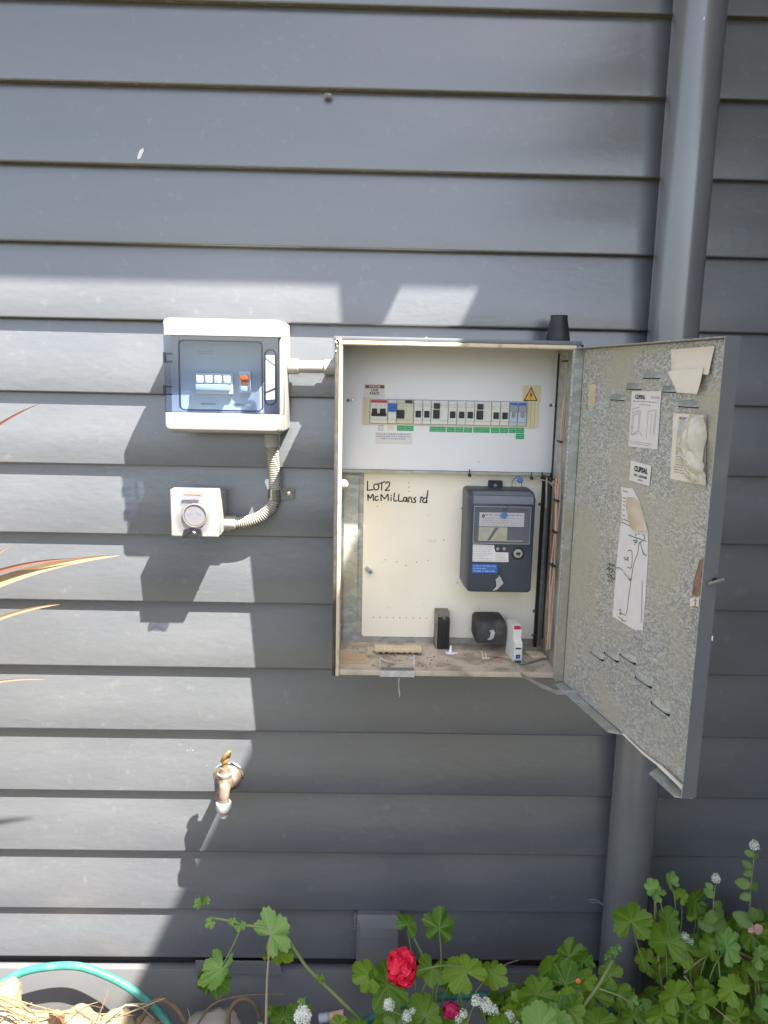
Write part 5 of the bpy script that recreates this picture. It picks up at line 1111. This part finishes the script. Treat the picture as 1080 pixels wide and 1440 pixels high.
def gleaf(parent, x, y, Y, rpx, nrm=None, up=None, kind=None, young=False, stem_to=None, sc=(1, 1, 1)):
    p = at(x, y, Y); size = rpx*(CD+Y)/CF*1.02
    nrm = nrm or (rl.uniform(-.35, .35), -1, rl.uniform(.15, .75)); up = up or (rl.uniform(-1, 1), 0, rl.uniform(.1, 1))
    k = kind if kind is not None else rl.randrange(4)
    put(LM['leaf_l' if young else 'leaf'][k], parent, p, size, nrm, up, sc=sc)
    if stem_to is not None:
        q = V(stem_to); mid = (p+q)/2 + V((rl.uniform(-.01, .01), -.004, .012)); bm = nb(); tube(bm, spline([p+V((0, .001, 0)), mid, q], 5), .0013, 6); part('leaf_stalk', bm, 'stem', parent)
def stem(parent, pts, r0, r1, m='stem', name='stem'):
    bm = nb(); P = spline([at(*p) for p in pts], 6); n_ = len(P); tube(bm, P, [r0+(r1-r0)*i/(n_-1) for i in range(n_)], 8); return part(name, bm, m, parent)

# trailing stem on the left
t = thing('trailing_geranium', 'long leaning geranium stem with pale leaves reaching left across the plinth', 'plant', at(498, 1425, -.16))
stem(t, [(520, 1445, -.16), (498, 1425, -.16), (460, 1388, -.15), (430, 1358, -.145), (402, 1318, -.14), (375, 1305, -.14), (345, 1301, -.135), (318, 1294, -.13), (297, 1291, -.13)], .0042, .0024)
stem(t, [(340, 1303, -.13), (330, 1325, -.135), (316, 1352, -.14), (312, 1358, -.145)], .0018, .0014, name='leaf_stalk')
gleaf(t, 380, 1315, -.15, 36, (-.25, -1, .5), (.75, 0, .7), 2, True, sc=(1.25, .95, 1))
gleaf(t, 392, 1340, -.14, 27, (.1, -1, -.3), (-.2, 0, -1), 0)
gleaf(t, 312, 1362, -.15, 34, (-.35, -.75, .9), (-.1, 0, -1), 3, True, sc=(.9, 1.1, 1.5))
gleaf(t, 300, 1378, -.13, 30, (.2, -1, .1), (.2, 0, -1), 1)
gleaf(t, 284, 1270, -.14, 13, (-.8, -.7, .3), (.3, 0, 1), 3, True, sc=(.8, 1.2, 1.8)); gleaf(t, 289, 1266, -.135, 9, (.7, -.8, .2), (.2, 0, 1), 1, True)
gleaf(t, 296, 1297, -.14, 11, (-.3, -1, .5), (-.6, 0, -.6), 2, True); gleaf(t, 338, 1302, -.14, 10, (.2, -1, .2), (.6, 0, -.6), 0, True); gleaf(t, 328, 1297, -.14, 8, (0, -1, .6), (-.6, 0, .6), 2, True); gleaf(t, 450, 1375, -.155, 9, (0, -1, .4), (.1, 0, -1), 2)
# low sprig at the bottom centre-left
t = thing('young_geranium', 'low clump of bright crinkled geranium leaves behind the straw coloured stalk', 'plant', at(405, 1450, -.18))
for x, y, r in ((398, 1432, 22), (412, 1422, 16), (385, 1425, 14), (425, 1408, 8), (432, 1418, 10), (400, 1455, 26), (370, 1450, 18)): gleaf(t, x, y, -.18+rl.uniform(-.02, .01), r, young=rl.random() < .3)
stem(t, [(405, 1470, -.18), (412, 1440, -.18), (424, 1412, -.18), (430, 1402, -.18)], .002, .0012)
# geranium with the red flower
t = thing('red_geranium', 'green geranium carrying the big bright red flower head by the junction box', 'plant', at(585, 1480, -.2))
base = at(600, 1470, -.2)
for x, y, Y, r, k, yg, nn, uu in ((573, 1300, -.20, 22, 0, 0, (-.6, -1, .15), (.3, 0, 1)), (618, 1306, -.21, 32, 2, 0, (.1, -1, .5), (.1, 0, 1)), (545, 1385, -.19, 42, 1, 0, (-.2, -1, .35), (-.5, 0, -1)), (519, 1372, -.185, 30, 3, 0, (-.3, -1, .5), (-1, 0, .2)),
                          (608, 1362, -.20, 30, 0, 0, (.0, -1, .3), (-.2, 0, -1)), (655, 1368, -.215, 36, 1, 0, (-.1, -1, .6), (-.6, 0, .6)), (690, 1368, -.20, 28, 3, 0, (.3, -1, .5), (1, 0, -.1)), (634, 1380, -.19, 24, 2, 0, (.1, -1, .1), (.0, 0, -1)),
                          (598, 1428, -.23, 34, 1, 0, (0, -1, .7), (.2, 0, 1)), (545, 1440, -.21, 30, 0, 0, None, None), (640, 1440, -.22, 30, 2, 0, None, None), (505, 1448, -.2, 24, 1, 0, None, None), (478, 1442, -.2, 18, 2, 0, None, None), (700, 1430, -.24, 32, 3, 0, None, None)):
    gleaf(t, x, y, Y, r, nn, uu, k, bool(yg), stem_to=base.lerp(at(x, y+60, Y+.02), .45) if r > 20 else None)
stem(t, [(590, 1480, -.2), (612, 1420, -.19), (605, 1370, -.19), (585, 1325, -.19), (576, 1305, -.195)], .0035, .002)
stem(t, [(660, 1480, -.2), (653, 1430, -.2), (648, 1400, -.2), (652, 1372, -.21)], .003, .002)
stem(t, [(652, 1359, -.215), (620, 1358, -.24), (588, 1365, -.26)], .0018, .0016, name='flower_stalk')
stem(t, [(590, 1440, -.2), (593, 1400, -.19), (600, 1380, -.18)], .0022, .002, 'stem_r')
def petal_mesh():
    bm = nb(); n_ = 5; R = []
    for i in range(n_+1):
        tt = i/n_; w = .42*math.sin(PI*(tt*.80+.1))
        R.append([bm.verts.new((-w, tt, .12*w+.15*tt*tt)), bm.verts.new((0, tt, .22*tt*tt-.05)), bm.verts.new((w, tt, .12*w+.15*tt*tt))])
    for i in range(n_):
        for k in (0, 1): bm.faces.new((R[i][k], R[i][k+1], R[i+1][k+1], R[i+1][k]))
    return bm
def flower_head(parent, x, y, Y, r, m, name='flower_head', n_=170, sq=(1, 1, 1.08)):
    c0 = at(x, y, Y); out = nb(); base_ = petal_mesh(); base_.verts.index_update(); bv = [v.co.copy() for v in base_.verts]; bf = [[v.index for v in f.verts] for f in base_.faces]; base_.free()
    rn = random.Random(int(x))
    for i in range(n_):
        zz = 1-2*(i+.5)/n_; th = i*2.39996; d = V((math.sqrt(1-zz*zz)*math.cos(th), math.sqrt(1-zz*zz)*math.sin(th), zz))
        if d.y > .6: continue
        nrm = (d+V((rn.uniform(-.5, .5), rn.uniform(-.5, .5), rn.uniform(-.5, .5)))).normalized(); ta = nrm.orthogonal().normalized(); ta = (ta*math.cos(i)+nrm.cross(ta)*math.sin(i)); tx = ta.cross(nrm)
        s = r*rn.uniform(.40, .55); o_ = c0+V((d.x*sq[0], d.y*sq[1], d.z*sq[2]))*r*rn.uniform(.74, .95)
        vs = [out.verts.new(o_ + tx*v.x*s + ta*(v.y-.5)*s + nrm*v.z*s) for v in bv]
        for f in bf: out.faces.new([vs[k] for k in f])
    bmesh.ops.create_icosphere(out, subdivisions=2, radius=r*.72, matrix=Matrix.Translation(c0))
    part(name, out, m, parent, ang=60)
flower_head(t, 565, 1361, -.26, .0345, 'petal', n_=230, sq=(.88, .9, 1.1))
flower_head(t, 634, 1420, -.22, .0185, 'petal_p', n_=120, sq=(1, .9, .9))
flower_head(t, 655, 1438, -.21, .012, 'petal_p', n_=70)
# white flowered herbs
def florets(parent, x, y, Y, r, n_=34, name='flower_cluster', elong=1.2):
    c0 = at(x, y, Y); out = nb(); rn = random.Random(int(x*3+y))
    for i in range(n_):
        zz = 1-1.7*(i+.5)/n_; th = i*2.39996; d = V((math.sqrt(max(0, 1-zz*zz))*math.cos(th), math.sqrt(max(0, 1-zz*zz))*math.sin(th), zz*elong)); o_ = c0+d*r*rn.uniform(.7, 1.05)
        nrm = (d+V((rn.uniform(-.4, .4), -.3, rn.uniform(-.2, .4)))).normalized(); ta = nrm.orthogonal().normalized(); tb2 = nrm.cross(ta); s = r*rn.uniform(.24, .36)
        for k in range(4):
            a_ = k*PI/2+i; d1 = ta*math.cos(a_)+tb2*math.sin(a_); d2 = ta*math.cos(a_+PI/2)+tb2*math.sin(a_+PI/2)
            out.faces.new([out.verts.new(p_) for p_ in (o_, o_+d1*s*.7-d2*s*.35+nrm*s*.1, o_+d1*s*1.1+nrm*s*.25, o_+d1*s*.7+d2*s*.35+nrm*s*.1)])
    cl = part(name, out, 'petal_w', parent)
    bm = nb(); bmesh.ops.create_icosphere(bm, subdivisions=1, radius=r*.72, matrix=Matrix.Translation(c0)); part('cluster_heart', bm, 'pod', cl)
def herb(label, pts, clusters, leaves, name='white_flowered_herb'):
    p0 = at(*pts[0]); t = thing(name, label, 'flower', p0, 'white flowered herbs in the garden bed'); stem(t, pts, .0016, .001)
    for c_ in clusters: florets(t, *c_)
    for x, y, Y, s, ang, pk in leaves:
        put(SLP if pk else SL, t, at(x, y, Y), s*(CD+Y)/CF, (math.cos(ang)*.25, -1, .5+.2*math.sin(ang)), (math.cos(ang), -.2, math.sin(ang)))
    return t
herb('tallest white flowered herb stem at the right edge of the picture', [(1065, 1420, -.25), (1058, 1330, -.24), (1055, 1265, -.24), (1061, 1200, -.24)], [(1061, 1189, -.24, .0095, 44)],
     [(1060, 1203, -.24, 14, 2.6, 0), (1060, 1203, -.24, 12, -.2, 0), (1056, 1222, -.24, 16, 2.2, 0), (1057, 1225, -.245, 14, 3.6, 0), (1055, 1244, -.24, 22, 2.9, 0), (1055, 1246, -.24, 19, .1, 0), (1055, 1258, -.25, 17, 3.5, 0), (1056, 1276, -.25, 26, -1.35, 0), (1056, 1292, -.24, 24, 3.7, 0), (1058, 1300, -.25, 30, 2.5, 0), (1062, 1292, -.25, 22, .8, 0), (1062, 1300, -.255, 20, -1.0, 1), (1062, 1304, -.25, 17, -.5, 1), (1061, 1301, -.25, 15, -2.2, 1)])
herb('second white flowered herb stem, left of the tallest one', [(1016, 1420, -.25), (1008, 1320, -.24), (1003, 1280, -.24), (1006, 1245, -.24)], [(1007, 1236, -.24, .0088, 40)],
     [(1003, 1250, -.24, 13, 2.4, 0), (1003, 1262, -.24, 17, 2.2, 0), (1003, 1270, -.24, 20, -.4, 0), (1002, 1280, -.24, 26, -1.9, 0), (1004, 1285, -.245, 22, .2, 0), (1006, 1305, -.245, 26, .5, 0), (1006, 1305, -.24, 25, 2.8, 0), (1009, 1325, -.24, 24, 3.4, 0), (1010, 1330, -.24, 24, -.4, 0)])
herb('small white flower cluster among the leaves just left of the second herb', [(975, 1400, -.22), (968, 1350, -.22), (964, 1325, -.22)], [(963, 1318, -.225, .0085, 30), (972, 1324, -.22, .006, 20)], [(972, 1330, -.22, 20, .6, 0), (968, 1345, -.22, 20, 2.4, 0), (976, 1318, -.22, 18, .3, 0), (985, 1312, -.22, 22, .1, 0)])
herb('round creamy cluster at the bottom edge near the grey hose connector', [(430, 1500, -.22), (426, 1450, -.22)], [(426, 1430, -.225, .0175, 80)], [])
herb('white cluster just below the red flower head', [(560, 1480, -.26), (570, 1436, -.26), (548, 1420, -.26)], [(547, 1413, -.265, .0115, 46)], [(560, 1440, -.26, 24, .5, 0), (556, 1440, -.255, 22, 2.8, 0)])
herb('thin cluster at the bottom edge between the two red flowers', [(600, 1500, -.26), (585, 1450, -.26), (575, 1430, -.26)], [(572, 1430, -.26, .0105, 34), (580, 1422, -.262, .0065, 20)], [])
herb('widest white cluster right of the crimson flower', [(690, 1500, -.27), (686, 1450, -.27), (680, 1425, -.27)], [(670, 1408, -.275, .0105, 36), (684, 1414, -.27, .0125, 46), (694, 1422, -.27, .0110, 36)], [])
herb('loose cluster hanging below the crimson flower', [(640, 1500, -.27), (660, 1430, -.26), (672, 1405, -.26)], [(652, 1426, -.27, .0085, 30), (645, 1434, -.268, .0075, 24), (716, 1430, -.27, .0105, 36), (726, 1440, -.27, .009, 26)], [])
# right mass of geraniums: several plants
G1 = thing('bushy_geranium', 'bushy geranium right of the red flower with one small orange bud', 'plant', at(770, 1500, -.24))
for x, y, Y, r, yg in ((800, 1345, -.22, 30, 0), (776, 1360, -.22, 28, 0), (822, 1352, -.215, 20, 0), (795, 1385, -.24, 36, 0), (755, 1398, -.25, 34, 0), (742, 1425, -.27, 36, 0), (800, 1420, -.26, 34, 0), (835, 1400, -.23, 34, 0), (720, 1425, -.26, 24, 0), (775, 1440, -.28, 38, 1), (840, 1440, -.27, 34, 0), (858, 1372, -.22, 24, 0), (870, 1400, -.23, 26, 0), (820, 1378, -.23, 22, 0), (706, 1444, -.28, 30, 0), (890, 1430, -.25, 24, 0), (905, 1410, -.24, 16, 1), (888, 1408, -.245, 14, 1), (760, 1446, -.3, 40, 1)):
    gleaf(G1, x, y, Y, r, young=bool(yg) and rl.random() < .6, stem_to=at(x+rl.uniform(-25, 25), y+70, Y+.03))
stem(G1, [(790, 1460, -.25), (820, 1415, -.25), (842, 1385, -.25), (862, 1350, -.25)], .0042, .0028); stem(G1, [(842, 1390, -.25), (870, 1400, -.26), (890, 1412, -.26)], .002, .0014)
for x, y, r in ((862, 1340, 12), (868, 1334, 8), (856, 1345, 9)): gleaf(G1, x, y, -.255, r, (rl.uniform(-1, 1), -.6, .4), (0, 0, 1), 3, True, sc=(.8, 1, 2))
bm = nb(); c0 = at(813, 1378, -.262); lathe(bm, c0, (-.2, -1, .3), [(-.006, .002), (0, .0048), (.005, .0052), (.006, .003)], 12); part('flower_bud', bm, 'orange', G1)
G2 = thing('leafy_geranium', 'geranium with a broad leaf across the foot of the downpipe', 'plant', at(930, 1500, -.22))
for x, y, Y, r, yg, nn, uu, k in ((888, 1296, -.24, 36, 0, (0, -1, .35), (.1, 0, 1), 0), (940, 1296, -.225, 22, 0, None, None, 1), (937, 1325, -.235, 34, 0, (.05, -1, .5), (.1, 0, 1), 1), (920, 1250, -.22, 17, 1, (-.5, -.8, .5), None, 3), (926, 1258, -.225, 14, 1, (.4, -1, .2), None, 1), (943, 1240, -.22, 16, 1, (.3, -.8, .6), None, 3), (978, 1268, -.2, 24, 0, None, None, 1), (982, 1290, -.21, 24, 0, None, None, 2), (1022, 1332, -.25, 28, 1, (.2, -1, .6), (.7, 0, .7), 1), (1000, 1330, -.24, 24, 0, None, None, 3), (958, 1260, -.2, 14, 0, None, None, 1)):
    gleaf(G2, x, y, Y, r, nn, uu, k, bool(yg), stem_to=at(x*.6+945*.4, y+75, Y+.03))
stem(G2, [(935, 1420, -.2), (925, 1340, -.21), (921, 1300, -.21), (921, 1262, -.22)], .0028, .0018, 'stem_r')
G3 = thing('shaded_geranium', 'dark leafy geranium filling the bottom right corner', 'plant', at(1010, 1500, -.22))
for i in range(84):
    x = rl.uniform(905, 1100); y = rl.uniform(1330 if x < 1000 else 1305, 1455); gleaf(G3, x, y, -.10-rl.random()*.15, rl.uniform(16, 31), young=rl.random() < .08)
for x, y, r, yg in ((950, 1400, 32, 0), (965, 1425, 34, 0), (990, 1410, 26, 0), (1030, 1392, 28, 0), (1068, 1345, 22, 1), (1072, 1418, 24, 1), (1040, 1430, 30, 0), (930, 1428, 28, 0), (1085, 1380, 26, 0), (1050, 1365, 24, 0)):
    gleaf(G3, x, y, -.27, r, young=bool(yg), stem_to=at(x+10, y+60, -.22))
stem(G3, [(1036, 1338, -.24), (1060, 1350, -.24), (1085, 1378, -.24)], .003, .0026, 'stem_r'); stem(G3, [(1040, 1345, -.235), (1062, 1370, -.24), (1068, 1400, -.24)], .0026, .002, 'stem_r')
bm = nb()
for i in range(60):
    a_ = rl.uniform(0, 6.28); c0 = at(972, 1365, -.19); d = V((math.cos(a_), -.4, math.sin(a_)))*rl.uniform(.008, .024); tube(bm, [c0, c0+d*.5+V((0, 0, .002)), c0+d], [.0012, .001, .0006], 4)
part('withered_flower', bm, 'rust', G3)
G4 = thing('low_geranium', 'low geranium leaves along the plinth left of the downpipe foot', 'plant', at(720, 1480, -.15))
for i in range(20):
    gleaf(G4, rl.uniform(690, 900), rl.uniform(1392, 1460), -.13-rl.random()*.08, rl.uniform(16, 28))
# blades of a spiky plant entering from the left
sp = thing('spiky_plant', 'dry orange and dark red sword leaves poking in from the left edge', 'plant', (-1.35, -.42, -.24))
def blade(tipx, tipy, Y, basepx, w, m, bend=.02):
    tip = at(tipx, tipy, Y); b_ = at(*basepx, Y); dr = (b_-tip).normalized(); ct = b_+dr*.16; st = b_+dr*.30+V((-.04, 0, -.22))
    bm = nb(); uvl = bm.loops.layers.uv.new('UVMap'); n_ = 28; R = []
    P = [st*(1-k/(n_-1))**2 + ct*2*(k/(n_-1))*(1-k/(n_-1)) + tip*(k/(n_-1))**2 + V((0, 0, .004*math.sin(9*k/n_))) for k in range(n_)]
    for i, p in enumerate(P):
        t_ = i/(n_-1); tg = (P[min(i+1, n_-1)]-P[max(0, i-1)]).normalized(); sd = tg.cross(V((0, -1, .25))).normalized(); ww = w*min(1, 4*(1-t_))**.9*(.5+.5*(1-t_)) if t_ > .5 else w*(.75+.5*t_)*.75
        ww = w*max(.02, (1-t_)**.6)
        R.append([bm.verts.new(p-sd*ww), bm.verts.new(p+V((0, ww*.5, 0))), bm.verts.new(p+sd*ww)])
    for i in range(n_-1):
        for k in (0, 1):
            f = bm.faces.new((R[i][k], R[i][k+1], R[i+1][k+1], R[i+1][k]))
            for lp, uv in zip(f.loops, ((1, k*.45), (1, k*.45+.45), (1, k*.45+.45), (1, k*.45))): lp[uvl].uv = uv
    return part('leaf_blade', bm, m, sp)
blade(56, 570, -.36, (-10, 600), .008, 'blade_r')
blade(168, 783, -.34, (-10, 803), .020, 'blade'); blade(108, 788, -.345, (-12, 796), .010, 'blade_r')
blade(84, 852, -.36, (-10, 866), .011, 'blade'); blade(66, 958, -.36, (-10, 956), .006, 'blade'); blade(18, 768, -.36, (-10, 785), .008, 'blade')
for i in range(6): blade(-60-i*25, 500+i*110, -.30-.02*i, (-150-i*25, 560+i*110), .013, 'blade_r' if i % 2 else 'blade')
